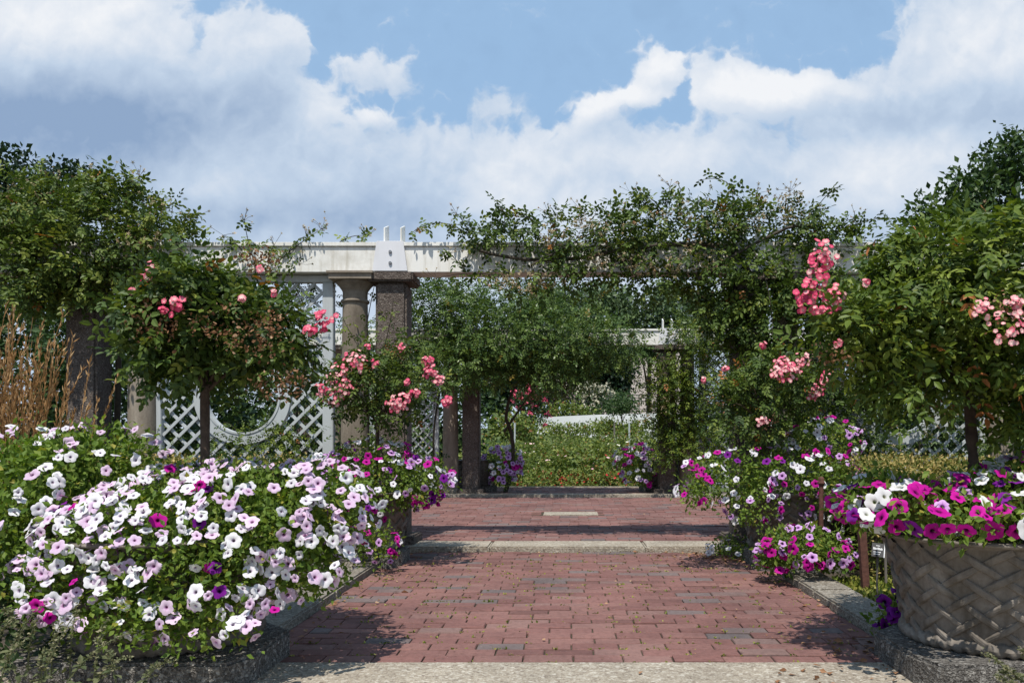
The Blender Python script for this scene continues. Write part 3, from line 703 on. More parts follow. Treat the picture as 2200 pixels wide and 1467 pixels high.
def petunias(label, lobes, n_leaf, n_flower, mix, fr=.033, leaf=.032, seen=100, stems=40, hang=0.0, loc=None, minsep=.75, group='petunias in bloom', face=(.0, -.55, .45), pot=None):
    """lobes: (centre, radii) ellipsoids; leaves fill them, flowers ride on their outside"""
    L = [(np.asarray(c, float), np.asarray(r, float)) for c, r in lobes]
    loc = L[0][0] * [1, 1, 0] if loc is None else loc
    root = thing('petunia_plant', label, 'petunia', loc, group)
    vol = np.array([np.prod(r) ** (2 / 3) for _, r in L]); vol /= vol.sum()
    mb = MB()
    P, O = clusters([(c, r * .97, int(n_leaf * w)) for (c, r), w in zip(L, vol)], 9, .035, .75)
    ok = P[:, 2] > .012; P, O = P[ok], O[ok]
    simple_leaves(mb, P, O, leaf, 0, np.clip(rng.normal(.5, .25, len(P)), 0, 1), .5, .0, LEAF4, LEAF4F, .8)
    for k in range(stems):
        c, r = L[rng.choice(len(L), p=vol)]; d = rnd(1)[0]; q = c + d * r * 1.02
        mb.tube(bez(c - [0, 0, r[2] * .3], c + d * r * .7 + [0, 0, .04], q, 6), .0022, 4, 0, .5)
    part(mb, 'foliage', M['pet_leaf'], root)
    Q, D = [], []
    tries = 0
    while len(Q) < n_flower and tries < n_flower * 60:
        tries += 1
        c, r = L[rng.choice(len(L), p=vol)]; d = rnd(1)[0]
        if d[1] > .45 or (d[2] < -.80): continue
        lump = 1.0 + .10 * math.sin(d[0] * 6 + c[0] * 9) * math.cos(d[2] * 5)
        p = c + d * r * (lump + rng.uniform(-.05, .10))
        if p[2] < .03: continue
        if any((((p - c2) / r2) ** 2).sum() < .80 for c2, r2 in L): continue
        if Q:
            q = np.array(Q); dd = np.linalg.norm(q - p, axis=1).min()
            if dd < fr * minsep * rng.uniform(.7, 1.9): continue
        Q.append(p); D.append(unit(unit(d / r) * .75 + np.asarray(face) * rng.uniform(.5, 1.4) + rng.normal(0, .40, 3)))
    Q, D = np.array(Q), np.array(D)
    names = list(mix); cc = rng.choice(len(names), len(Q), p=np.array([mix[k] for k in names]) / sum(mix.values()))
    # colours come in drifts: let a neighbour's colour spread
    for i in range(len(Q)):
        if rng.random() < .32:
            j = np.argsort(((Q - Q[i]) ** 2).sum(1))[rng.integers(1, 4)] if len(Q) > 4 else i
            cc[i] = cc[j]
    rr = fr * rng.uniform(.78, 1.18, len(Q))
    view = rr / np.linalg.norm(Q - [0, 0, EYE], axis=1) * (1.3 - D[:, 1])
    order = np.argsort(-view)
    Xr = frames(np.cross(D, rnd(len(D))), D)
    for i in order[:seen]:
        o = bpy.data.objects.new('flower', PMESH[names[cc[i]], int(rng.integers(4))]); COL.objects.link(o); o.parent = root
        R = Matrix((Xr[0][i], Xr[1][i], Xr[2][i])).transposed()
        s = rr[i]; f = (rng.uniform(.82, 1.1), rng.uniform(.82, 1.1), rng.uniform(.7, 1.7)) if rng.random() > .13 else (rng.uniform(.5, .7), rng.uniform(.6, .9), rng.uniform(1.3, 2.4))
        m4 = Matrix.Translation(Vector(Q[i] - np.asarray(loc))) @ R.to_4x4() @ Matrix.Rotation(rng.uniform(0, 6.28), 4, 'Z') @ Matrix.Diagonal((s * f[0], s * f[1], s * f[2], 1))
        o.matrix_basis = m4
    rest = order[seen:]
    if len(rest):
        mb = MB()
        for k, cn in enumerate(names):
            for v in range(4):
                ii = np.array([i for q, i in enumerate(rest) if cc[i] == k and q % 4 == v], int)
                if len(ii): mb.inst(PT[v][0], PT[v][1], Q[ii], Xr[0][ii], Xr[1][ii], Xr[2][ii], rr[ii][:, None] * np.stack([rng.uniform(.7, 1.1, len(ii)), rng.uniform(.7, 1.1, len(ii)), rng.uniform(.7, 1.9, len(ii))], 1), k, rng.random(len(ii)), True)
        tag(part(mb, 'blossoms', [PET[k] for k in names], root, smooth=True, lp=True), kind='stuff')
    return root

# ------------------------------------------------------------------ planters
def planter(c, z0, label, Rt=.47, Rb=.325, H=.43):
    root = thing('planter', label, 'planter', (c[0], c[1], z0), 'basket-weave planters')
    cc = (c[0], c[1], z0)
    def prof(t): return Rb + (Rt - .055 - Rb) * (t ** 1.25)
    pr = [(Rb - .03, .0), (Rb, .004)] + [(prof(t), t * H) for t in np.linspace(.06, .92, 12)]
    mb = MB(); mb.lathe(pr + [(Rt - .045, H * .95), (Rt - .012, H * .965), (Rt, H * .985), (Rt - .008, H), (Rt - .05, H), (Rt - .07, H * .9), (.05, H * .86)], 72, cc)
    part(mb, 'bowl', M['pot'], root, smooth=True)
    # straps
    mb = MB(); K = 16; dth = 2 * np.pi / K; tw = 1.75; seg = 66
    for fam in (1, -1):
        for i in range(K):
            t = np.linspace(.055, .93, seg); th = i * dth + fam * tw * t
            ph = 2 * tw * t / dth
            off = .000 + .0150 * (.5 + .5 * fam * np.cos(np.pi * ph))
            w = np.array([-1, -.78, -.55, -.3, -.05, .05, .3, .55, .78, 1]); hgt = np.array([-.010, .001, .0042, .0024, .0046, .0046, .0024, .0042, .001, -.010])
            pass
            V = np.zeros((seg, len(w), 3)); half = .0150 * (.82 + .3 * t)
            for j, (wj, hj) in enumerate(zip(w, hgt)):
                # step sideways: perpendicular to the strap on the unrolled cone
                R_ = np.array([prof(x) for x in t]); slope = np.arctan2(H, R_ * tw)
                th_ = th + wj * half * np.sin(slope) / R_ ; t_ = t - fam * wj * half * np.cos(slope) / H
                Rj = np.array([prof(max(x, .0)) for x in t_]) + off + hj
                V[:, j] = np.stack([c[0] + Rj * np.cos(th_), c[1] + Rj * np.sin(th_), z0 + t_ * H], 1)
            mb.grid(V if fam > 0 else V[:, ::-1])
    part(mb, 'weave', M['pot'], root, smooth=True)
    # twisted rope at the foot
    mb = MB(); A = 240; a = np.linspace(0, 2 * np.pi, A + 1); b = np.linspace(0, 2 * np.pi, 15)
    AA, BB = np.meshgrid(a, b, indexing='ij'); r = .025 * (1 + .22 * np.cos(2 * BB + 46 * AA)); Rr = Rb + .004
    V = np.stack([c[0] + (Rr + r * np.cos(BB)) * np.cos(AA), c[1] + (Rr + r * np.cos(BB)) * np.sin(AA), z0 + .027 + r * np.sin(BB)], -1)
    mb.grid(V); part(mb, 'rope_foot', M['pot'], root, smooth=True)
    mb = MB(); mb.lathe([(0, H * .92), (Rt - .08, H * .90)], 48, cc); part(mb, 'soil', M['soil'], root)
    return root
def plinth(c, label, hx=.44, hy=.40, h=.10, cut=.13, cutb=.28):
    root = None
    x0, x1, y0, y1 = c[0] - hx, c[0] + hx, c[1] - hy, c[1] + hy
    pts = [(x0 + cut * .4, y0), (x1 - cut * .4, y0), (x1, y0 + cut), (x1, y1 - cutb), (x1 - cutb, y1), (x0 + cutb, y1), (x0, y1 - cutb), (x0, y0 + cut)]
    k = len(pts); V = [(x, y, -.05) for x, y in pts] + [(x, y, h) for x, y in pts]
    mb = MB(); mb.add(V, [np.array([(i, (i + 1) % k, k + (i + 1) % k, k + i) for i in range(k)])])
    mb.F.append((np.array([[k + i for i in range(k)]]), 0))
    o = mb.build('plinth', M['plinth'], bevel=.012, loc=(c[0], c[1], 0))
    return tag(o, label, 'plinth', 'stone plinths under the planters')
FL, FR = (-1.60, 3.30), (1.715, 3.27)
ML, MR = (-1.53, 6.00), (1.66, 6.00)
DL, DR = (-1.42, 12.75), (1.46, 12.75)
plinth(FL, 'low dark stone plinth at front, under the planter of white petunias'); plinth(FR, 'low speckled stone plinth at front, under the bare-sided woven planter')
plinth(ML, 'low stone plinth at the step under the planter before the weathered column', .36, .36); plinth(MR, 'low stone plinth at the step under the planter where flowers spill over the kerb', .36, .36)
plinth((DL[0], DL[1]), 'low stone plinth on the far strip, left of the opening', .33, .33, .17); plinth((DR[0], DR[1]), 'low stone plinth on the far strip, right of the opening', .33, .33, .17)
planter(FL, .10, 'woven planter almost hidden beneath white petunias, front left'); planter(FR, .10, 'large basket-weave planter in full view with pink, white and magenta petunias')
planter(ML, .10, 'woven planter in shade before the bare pier and column', .44, .30, .42); planter(MR, .10, 'woven planter half covered by trailing petunias beside the step', .44, .30, .42)
planter(DL, .17, 'small distant planter by the pier under the leafy mound', .38, .26, .40); planter(DR, .17, 'small distant planter by the pier wrapped in a climber', .38, .26, .40)

# ------------------------------------------------------------------ standard roses
def standard_rose(label, base, top, blobs, n_leaf, size, mats, trunk_r=.022, sprays=(), n_shoot=20, spent=0, spent_at=None, tint=(.5, .25), lean=(0, 0), droop=.35, wide=1.0):
    root = thing('standard_rose', label, 'rose tree', base, 'standard roses in the planters')
    b, t = np.asarray(base, float), np.asarray(top, float)
    mb = MB(); mb.tube(bez(b, (b + t) / 2 + [lean[0], lean[1], 0], t, 14), np.linspace(trunk_r, trunk_r * .8, 14) * (1 + .08 * rng.normal(size=14)), 10)
    for k in range(12):
        c, r, _ = blobs[rng.integers(len(blobs))]; d = rnd(1)[0]; e = np.asarray(c) + d * np.asarray(r) * .8
        mb.tube(bez(t - [0, 0, .03], (t + e) / 2 + [0, 0, .08], e, 7), np.linspace(trunk_r * .45, .003, 7), 5)
    part(mb, 'trunk', M['bark'], root, smooth=True)
    mb = MB(); tot = sum(q[2] for q in blobs)
    P, O = clusters([(c, r, int(n_leaf * w / tot)) for c, r, w in blobs], 7, .045, .55)
    compound(mb, P, O, size, 0, np.clip(rng.normal(*tint, len(P)), 0, 1), droop, wide=wide)
    st = MB()
    for k in range(n_shoot):
        c, r, _ = blobs[rng.integers(len(blobs))]; d = rnd(1)[0]; d[2] = abs(d[2]) * .8 + .05
        a = np.asarray(c) + d * np.asarray(r) * .7; e = np.asarray(c) + d * np.asarray(r) * rng.uniform(1.05, 1.28)
        shoot(st, mb, None, a, e, (0, 0, .04), .0028, 8, size * .95)
    part(mb, 'crown', mats, root); tag(part(st, 'twigs', M['green_cane'], root), kind='stuff')
    if spent:
        mb = MB(); P = []
        for c, r in spent_at:
            k = int(spent / len(spent_at) / 5); q, _ = ell_points(c, r, k, .2); P.append(np.repeat(q, 5, 0) + rng.normal(0, .02, (k * 5, 3)))
        P = np.concatenate(P); n = len(P); O = rnd(n) + [0, -.2, .3]
        mb.inst(ROSE, ROSEF, P, *frames(np.cross(O, rnd(n)), unit(O)), np.stack([rng.uniform(.004, .009, n), rng.uniform(.002, .006, n), rng.uniform(.006, .018, n)], 1), 0, rng.random(n))
        tag(part(mb, 'spent_blooms', M['spent'], root), kind='stuff')
    for px, py, d, R, n, pale in sprays:
        c = at(px, py, d); rose_cluster(root, c, R * (1.0 if d > 4.5 else 1.1), int(n * (2.1 if d > 4.5 else 1.8)), .0125 if d > 4.5 else .0108, pale + .22)
    return root
def pb(px, py, d, rx, rz, ry, w): return (at(px, py, d), np.array([rx * d / F, ry, rz * d / F]), w)

# front left crown
standard_rose('standard rose of mixed green leaves with many brown spent blooms, above white petunias', (-1.455, 3.28, .46), at(440, 830, 3.30),
    [pb(445, 690, 3.35, 160, 105, .32, 5), pb(420, 632, 3.3, 100, 52, .25, 1.6), pb(560, 712, 3.3, 100, 82, .25, 1.8), pb(345, 760, 3.3, 70, 58, .2, 1.0), pb(450, 775, 3.4, 120, 52, .25, 1.3), pb(595, 775, 3.3, 60, 50, .2, .8), pb(310, 665, 3.3, 44, 46, .16, .6)],
    1900, .086, M['rose_leaf'], .021,
    [(320, 585, 3.2, .045, 12, .3), (378, 655, 3.0, .045, 14, .25), (350, 665, 3.0, .02, 4, .3), (560, 578, 3.15, .02, 4, .5), (700, 690, 3.25, .05, 14, .2), (665, 712, 3.2, .03, 7, .25), (285, 625, 3.1, .02, 4, .5), (520, 640, 3.0, .02, 4, .7), (590, 630, 3.05, .02, 3, .7)],
    60, 950, [(at(470, 690, 3.03), (.34, .06, .085)), (at(560, 720, 3.03), (.14, .06, .10)), (at(330, 690, 3.1), (.14, .06, .10)), (at(600, 830, 3.1), (.10, .08, .08)), (at(560, 560, 3.25), (.08, .08, .05))], (.42, .26))
# front right crown: large and close, long pointed leaves
standard_rose('large close standard rose with long pointed leaves and arching green shoots', (1.70, 3.36, .46), at(2078, 800, 3.36),
    [pb(2080, 610, 3.35, 240, 130, .55, 5), pb(1960, 650, 3.2, 150, 110, .42, 2.5), pb(2230, 560, 3.3, 170, 110, .45, 3), pb(2020, 560, 3.3, 150, 70, .4, 1.8), pb(1850, 700, 3.1, 95, 70, .26, 1.3), pb(2060, 760, 3.3, 150, 80, .4, 1.8), pb(2230, 740, 3.3, 130, 130, .4, 2.2), pb(1950, 810, 3.1, 80, 75, .25, 1.0), pb(2180, 880, 3.4, 90, 70, .3, .7)],
    4100, .098, M['rose_leaf_light'], .025,
    [(1772, 545, 2.95, .055, 22, .22), (1755, 590, 2.95, .045, 12, .3), (1740, 640, 2.95, .060, 24, .25), (1790, 640, 2.95, .05, 16, .3), (1765, 665, 2.9, .03, 8, .3), (1860, 605, 2.9, .02, 3, .7), (1740, 610, 2.95, .03, 6, .5), (2120, 665, 2.75, .05, 8, .75), (2180, 700, 2.75, .08, 16, .8), (2185, 655, 2.75, .04, 8, .8), (1800, 735, 2.95, .03, 4, .5)],
    46, 150, [(at(2170, 680, 2.78), (.10, .05, .08)), (at(2000, 870, 3.2), (.08, .05, .10)), (at(1790, 770, 2.95), (.08, .05, .05))], (.52, .24), droop=.42, wide=.78)
# middle left
standard_rose('small standard rose covered in coral pink clusters, in front of the bare pier and column', (-1.40, 5.95, .45), at(812, 900, 5.9),
    [pb(810, 815, 5.9, 115, 62, .36, 4), pb(750, 840, 5.8, 70, 50, .26, 1.6), pb(890, 810, 5.8, 60, 60, .24, 1.6), pb(830, 760, 5.9, 80, 35, .24, 1.2), pb(830, 875, 5.85, 70, 40, .25, 1.3)],
    1100, .080, M['rose_leaf'], .016,
    [(700, 840, 5.6, .085, 16, .55), (690, 838, 5.55, .05, 10, .3), (725, 810, 5.6, .10, 18, .6), (760, 775, 5.6, .10, 18, .55), (740, 830, 5.55, .07, 12, .5), (720, 860, 5.6, .08, 12, .6), (790, 745, 5.7, .03, 4, .3), (805, 780, 5.6, .035, 6, .4), (860, 862, 5.5, .07, 20, .55), (845, 870, 5.5, .06, 12, .6), (918, 775, 5.6, .045, 16, .18), (925, 800, 5.6, .055, 18, .4), (940, 818, 5.6, .045, 10, .5), (958, 862, 5.55, .042, 16, .12), (893, 842, 5.5, .035, 8, .35), (875, 820, 5.5, .03, 6, .45), (880, 848, 5.5, .03, 5, .4), (860, 745, 5.65, .05, 6, .5)],
    30, 90, [(at(760, 800, 5.6), (.2, .05, .12)), (at(860, 760, 5.65), (.15, .05, .08))], (.5, .24))
# middle right
standard_rose('small standard rose with pale coral clusters against the dark climber', (1.46, 5.95, .45), at(1650, 930, 5.9),
    [pb(1650, 845, 5.9, 105, 65, .36, 4), pb(1575, 870, 5.8, 60, 60, .26, 1.5), pb(1720, 830, 5.8, 60, 45, .24, 1.4), pb(1640, 790, 5.9, 80, 35, .24, 1.2), pb(1650, 910, 5.85, 80, 40, .25, 1.4)],
    1100, .080, M['rose_leaf'], .016,
    [(1640, 742, 5.65, .03, 8, .2), (1680, 780, 5.6, .06, 16, .4), (1690, 800, 5.55, .09, 26, .6), (1670, 800, 5.55, .06, 10, .65), (1710, 790, 5.6, .05, 10, .6), (1770, 812, 5.6, .05, 14, .45), (1755, 835, 5.6, .06, 12, .4), (1745, 852, 5.6, .04, 7, .35), (1512, 815, 5.6, .03, 6, .45), (1560, 790, 5.6, .03, 5, .6), (1640, 905, 5.55, .05, 10, .85), (1725, 770, 5.6, .06, 10, .75)],
    26, 110, [(at(1640, 905, 5.6), (.10, .05, .06)), (at(1540, 870, 5.6), (.12, .05, .10)), (at(1740, 780, 5.65), (.1, .05, .08))], (.45, .24))

# ------------------------------------------------------------------ petunia plantings
def pl(px, py, d, rx, rz, ry): return (at(px, py, d), np.array([rx * d / F, ry, rz * d / F]))
petunias('broad mound of white and pale pink petunias flowing over the front left planter',
    [pl(420, 1130, 3.28, 270, 120, .46), pl(300, 1180, 3.15, 200, 130, .36), pl(560, 1120, 3.2, 190, 120, .38), pl(690, 1100, 3.3, 115, 115, .30), pl(430, 1250, 3.0, 190, 75, .26), pl(200, 1260, 3.0, 130, 90, .25), pl(650, 1200, 3.15, 110, 85, .24), pl(500, 1050, 3.4, 200, 60, .32), pl(400, 1170, 2.98, 240, 62, .24), pl(400, 1310, 2.86, 175, 38, .10), pl(430, 1352, 2.80, 125, 36, .06), pl(330, 1340, 2.80, 80, 40, .06), pl(250, 1330, 2.86, 90, 45, .10)],
    22000, 540, {'white': 48, 'pale': 48, 'magenta': 3.2, 'violet': .8}, .0248, .028, 100, 60, loc=(-1.55, 3.2, .5))
petunias('taller spread of white petunias at the left edge, before the dry feathery grass',
    [pl(120, 1050, 3.45, 190, 110, .38), pl(60, 1150, 3.2, 140, 110, .32), pl(210, 990, 3.6, 130, 75, .30), pl(40, 1000, 3.6, 130, 80, .3)],
    9000, 150, {'white': 60, 'pale': 38, 'magenta': 1.5}, .0255, .032, 100, 40, loc=(-2.25, 3.4, .0))
petunias('magenta, lilac and white petunias overflowing the planter before the bare pier',
    [pl(800, 1040, 5.85, 150, 62, .38), pl(900, 1030, 5.75, 75, 50, .26), pl(740, 1080, 5.7, 90, 75, .28), pl(800, 985, 5.9, 90, 40, .24), pl(800, 1170, 5.45, 55, 45, .14)],
    6500, 190, {'magenta': 38, 'lilac': 27, 'white': 28, 'violet': 10}, .028, .030, 100, 40, loc=(-1.45, 5.9, .5))
petunias('mixed petunias heaped over the planter at right of the step, white ones climbing behind',
    [pl(1570, 1025, 5.75, 100, 62, .34), pl(1690, 1020, 5.8, 120, 62, .36), pl(1780, 1050, 5.7, 75, 80, .25), pl(1770, 950, 6.0, 85, 55, .25), pl(1500, 1050, 5.6, 45, 40, .18), pl(1620, 1090, 5.55, 60, 40, .16)],
    6500, 215, {'magenta': 26, 'lilac': 28, 'white': 40, 'violet': 5}, .027, .030, 100, 40, loc=(1.6, 5.9, .5))
petunias('low heap of lilac and magenta petunias spilling onto the kerb and bricks',
    [pl(1730, 1175, 5.05, 85, 42, .24), pl(1670, 1190, 5.1, 45, 36, .18), pl(1790, 1190, 5.0, 50, 34, .16)],
    2200, 58, {'magenta': 50, 'lilac': 47, 'white': 3}, .030, .034, 100, 14, loc=(1.5, 5.05, .05))
petunias('shaded clump of small white petunias on the bricks at the foot of the step',
    [pl(1570, 1180, 6.15, 52, 20, .16), pl(1610, 1188, 6.05, 30, 16, .12)],
    900, 18, {'white': 1}, .022, .024, 100, 6, loc=(1.25, 6.1, 0))
petunias('large magenta, white and lilac petunias in the close woven planter at right',
    [pl(2080, 1110, 2.95, 230, 30, .22), pl(2050, 1085, 3.25, 210, 45, .44), pl(1900, 1070, 3.15, 85, 50, .26), pl(2160, 1075, 3.15, 130, 60, .36), pl(2230, 1040, 3.3, 120, 60, .36), pl(1860, 1090, 3.15, 55, 35, .2)],
    7500, 215, {'magenta': 44, 'cream': 27, 'lilac': 16, 'violet': 14}, .0325, .032, 100, 40, loc=(1.7, 3.27, .5), minsep=.9)
petunias('dark purple petunias hanging beside the foot of the woven planter',
    [pl(1920, 1320, 3.62, 36, 50, .10)], 260, 14, {'violet': 1}, .034, .03, 100, 3, loc=(1.45, 3.6, .05), minsep=.5)
petunias('distant lilac and white petunias in the small planter below the leafy mound',
    [pl(1080, 1000, 12.6, 42, 45, .34), pl(1100, 985, 12.5, 24, 25, .2), pl(1075, 1020, 12.3, 22, 30, .16)],
    2200, 80, {'lilac': 50, 'white': 42, 'magenta': 8}, .042, .034, 80, 10, loc=(-1.3, 12.7, .5))
petunias('distant white and magenta petunias in the small planter beside the wrapped pier',
    [pl(1375, 1000, 12.6, 42, 46, .34), pl(1345, 985, 12.5, 28, 26, .2), pl(1385, 1025, 12.3, 20, 24, .16)],
    2200, 84, {'lilac': 40, 'white': 42, 'magenta': 18}, .042, .034, 80, 10, loc=(1.3, 12.7, .5))

# ------------------------------------------------------------------ climbing roses on the pergolas
def climber(label, blobs, n_leaf, size, m, shoots=(), hipn=0, hip_at=(), canes=(), loc=None, tint=(.5, .25), per=7, tv=LEAF8, tf=LEAF8F, spread=.06, group='climbing roses on the pergolas', hipr=.015, rand_shoots=0, sh_hip=3):
    loc = blobs[0][0] * [1, 1, 0] if loc is None else loc
    root = thing('climbing_rose', label, 'climbing rose', loc, group)
    mb = MB(); st = MB(); hp = MB(); tot = sum(b[2] for b in blobs)
    P, O = clusters([(c, r, int(n_leaf * w / tot)) for c, r, w in blobs], per, spread, .5)
    compound(mb, P, O, size, 0, np.clip(rng.normal(*tint, len(P)), 0, 1), tv=tv, tf=tf)
    for a, b, bow, nl, nh in shoots: shoot(st, mb, hp, a, b, bow, .0045, nl, size, nh, hipr=hipr)
    for k in range(rand_shoots):
        c, r, _ = blobs[rng.integers(len(blobs))]; d = rnd(1)[0]; d[2] = abs(d[2]) + .25; d[1] = -abs(d[1]) * .6; d = unit(d)
        shoot(st, mb, hp, np.asarray(c) + d * r * .6, np.asarray(c) + d * r * rng.uniform(1.0, 1.3), (0, 0, .05), .003, 8, size * .9, int(rng.integers(0, sh_hip + 1)), hipr=hipr)
    for pts, r0 in canes:
        pts = np.asarray(pts, float); q = np.concatenate([bez(pts[i], pts[i + 1], pts[i + 2], 9)[(1 if i else 0):] for i in range(0, len(pts) - 2, 2)])
        st.tube(q, np.linspace(r0, r0 * .5, len(q)), 7)
    if st.V: part(st, 'cane', M['cane'], root, smooth=True)
    part(mb, 'foliage', M[m], root)
    if hipn:
        PP = []
        for c, r in hip_at:
            k = max(1, int(hipn / len(hip_at) / 6)); q, _ = ell_points(c, r, k, .3); PP.append(np.repeat(q, 6, 0) + rng.normal(0, .03, (k * 6, 3)))
        hips(hp, np.concatenate(PP), hipr)
    if hp.V: tag(part(hp, 'hips', M['hip'], root), kind='stuff')
    return root
D0 = 6.62
# left mound over the beam
climber('dense mounded climbing rose over the left end of the near beam', 
    [pb(200, 490, 6.75, 190, 90, .55, 5), pb(80, 470, 6.7, 130, 90, .5, 3), pb(330, 530, 6.6, 90, 70, .4, 2), pb(120, 560, 6.45, 170, 60, .3, 2.4), pb(60, 610, 6.5, 90, 60, .3, 1.4), pb(200, 610, 6.45, 100, 45, .25, 1.2), pb(240, 420, 6.7, 70, 40, .3, .9), pb(-80, 520, 6.7, 160, 110, .5, 3)],
    4700, .104, 'rose_leaf',
    [(at(270, 440, 6.6), at(300, 378, 6.55), (.05, 0, .05), 8, 9), (at(220, 430, 6.6), at(225, 372, 6.6), (0, 0, .05), 12, 0), (at(330, 470, 6.6), at(345, 430, 6.6), (.02, 0, .03), 6, 6), (at(370, 520, 6.6), at(425, 462, 6.6), (.03, 0, .06), 12, 2), (at(360, 540, 6.6), at(400, 470, 6.6), (0, 0, .04), 10, 4), (at(120, 400, 6.6), at(118, 388, 6.6), (0, 0, .02), 6, 5)],
    160, [(at(60, 410, 6.5), (.35, .2, .08)), (at(300, 520, 6.3), (.25, .1, .15)), (at(330, 450, 6.5), (.2, .2, .12))],
    [([(-3.9, 6.9, 0), (-3.8, 6.95, 1.0), (-3.75, 6.8, 2.0), (-3.7, 6.7, 2.4), (-3.3, 6.7, 2.6)], .03)], tint=(.66, .27), rand_shoots=34)
# sparse sprays over the beam between mound and clasp
climber('thin sprays of climbing rose with small hips over the beam above the trellis',
    [pb(560, 560, 6.5, 60, 25, .12, 1), pb(620, 560, 6.5, 35, 20, .10, .5), pb(500, 530, 6.55, 40, 20, .10, .4)], 70, .085, 'rose_leaf_light',
    [(at(545, 560, 6.6), at(525, 470, 6.58), (-.03, 0, .05), 16, 8), (at(520, 540, 6.6), at(478, 505, 6.58), (0, 0, .05), 8, 5), (at(575, 560, 6.55), at(590, 525, 6.55), (0, 0, .03), 10, 3), (at(600, 560, 6.6), at(695, 490, 6.6), (0, 0, .03), 14, 10), (at(620, 540, 6.6), at(660, 507, 6.6), (0, 0, .05), 8, 8), (at(600, 540, 6.5), at(645, 570, 6.45), (0, 0, .06), 8, 6), (at(730, 520, 6.7), at(790, 508, 6.7), (0, 0, .05), 12, 8), (at(560, 580, 6.5), at(470, 600, 6.45), (0, 0, .06), 10, 3)],
    0, (), [([at(560, 620, 6.68), at(545, 590, 6.6), at(548, 560, 6.55)], .008)], loc=(-2.5, 6.6, 2.2))
# the large climber over the opening and the right pier
climber('large climbing rose sprawling along the beam over the opening and down its right pier',
    [pb(1230, 505, 6.62, 220, 42, .26, 2.4), pb(1440, 490, 6.62, 180, 62, .30, 3.0), pb(1640, 490, 6.62, 170, 62, .32, 3.0), pb(1350, 560, 6.48, 270, 45, .13, 1.9), pb(1190, 600, 6.55, 200, 24, .16, .8), pb(1430, 612, 6.6, 110, 30, .2, 1.0), pb(1600, 610, 6.5, 130, 75, .28, 3.0), pb(1660, 700, 6.5, 130, 80, .32, 3.0), pb(1560, 690, 6.6, 60, 65, .25, 1.5), pb(1740, 640, 6.55, 90, 70, .3, 2.0), pb(1690, 800, 6.6, 140, 75, .34, 2.0), pb(1820, 800, 6.6, 110, 90, .34, 1.6), pb(1640, 900, 6.65, 110, 80, .3, 1.8), pb(1800, 910, 6.6, 120, 70, .3, 1.4), pb(1760, 520, 6.6, 90, 40, .22, 1.2), pb(1050, 510, 6.62, 80, 22, .14, .6)],
    5600, .102, 'rose_leaf',
    [(at(1085, 500, 6.6), at(1060, 428, 6.55), (.06, 0, .07), 14, 0), (at(1010, 500, 6.6), at(980, 458, 6.55), (-.02, 0, .05), 12, 5), (at(1000, 500, 6.6), at(885, 500, 6.6), (0, 0, .16), 18, 3), (at(1160, 490, 6.6), at(1118, 462, 6.55), (0, 0, .06), 10, 0), (at(1420, 450, 6.6), at(1350, 425, 6.5), (.02, 0, .12), 16, 2), (at(1430, 470, 6.6), at(1440, 400, 6.55), (0, 0, .05), 14, 8), (at(1570, 460, 6.6), at(1500, 388, 6.5), (.22, 0, .22), 18, 0), (at(1620, 460, 6.6), at(1625, 415, 6.55), (0, 0, .03), 8, 5), (at(1690, 460, 6.6), at(1698, 410, 6.55), (0, 0, .03), 10, 8), (at(1740, 470, 6.6), at(1795, 405, 6.5), (.0, 0, .06), 16, 0), (at(1800, 500, 6.6), at(1912, 468, 6.55), (0, 0, .06), 16, 0), (at(1790, 500, 6.6), at(1840, 470, 6.5), (0, 0, .06), 10, 9), (at(1000, 580, 6.5), at(965, 545, 6.45), (-.05, 0, .06), 16, 6), (at(1060, 590, 6.5), at(930, 600, 6.5), (0, 0, .05), 16, 4), (at(1620, 540, 6.35), at(1660, 720, 6.2), (.06, -.05, .05), 16, 0), (at(1250, 480, 6.6), at(1250, 455, 6.55), (0, 0, .02), 6, 8), (at(1320, 480, 6.6), at(1345, 455, 6.55), (0, 0, .02), 6, 8), (at(1190, 490, 6.6), at(1180, 462, 6.55), (0, 0, .02), 6, 8)],
    1000, [(at(1260, 500, 6.4), (.55, .15, .14)), (at(1500, 470, 6.4), (.55, .15, .18)), (at(1400, 560, 6.35), (.7, .08, .13)), (at(1700, 450, 6.5), (.35, .15, .14)), (at(1130, 605, 6.4), (.4, .1, .06))],
    [([(1.72, 6.95, 0), (1.72, 6.98, .9), (1.68, 6.85, 1.7), (1.6, 6.6, 2.2), (1.3, 6.5, 2.42), (.9, 6.5, 2.5), (.3, 6.5, 2.38), (-.2, 6.48, 2.25), (-.7, 6.5, 2.4)], .026), ([at(1500, 600, 6.45), at(1580, 540, 6.45), at(1690, 490, 6.5), at(1760, 470, 6.5), at(1790, 530, 6.45)], .016), ([at(1140, 570, 6.42), at(1200, 540, 6.42), at(1290, 490, 6.45)], .010)], tint=(.48, .27), rand_shoots=46)
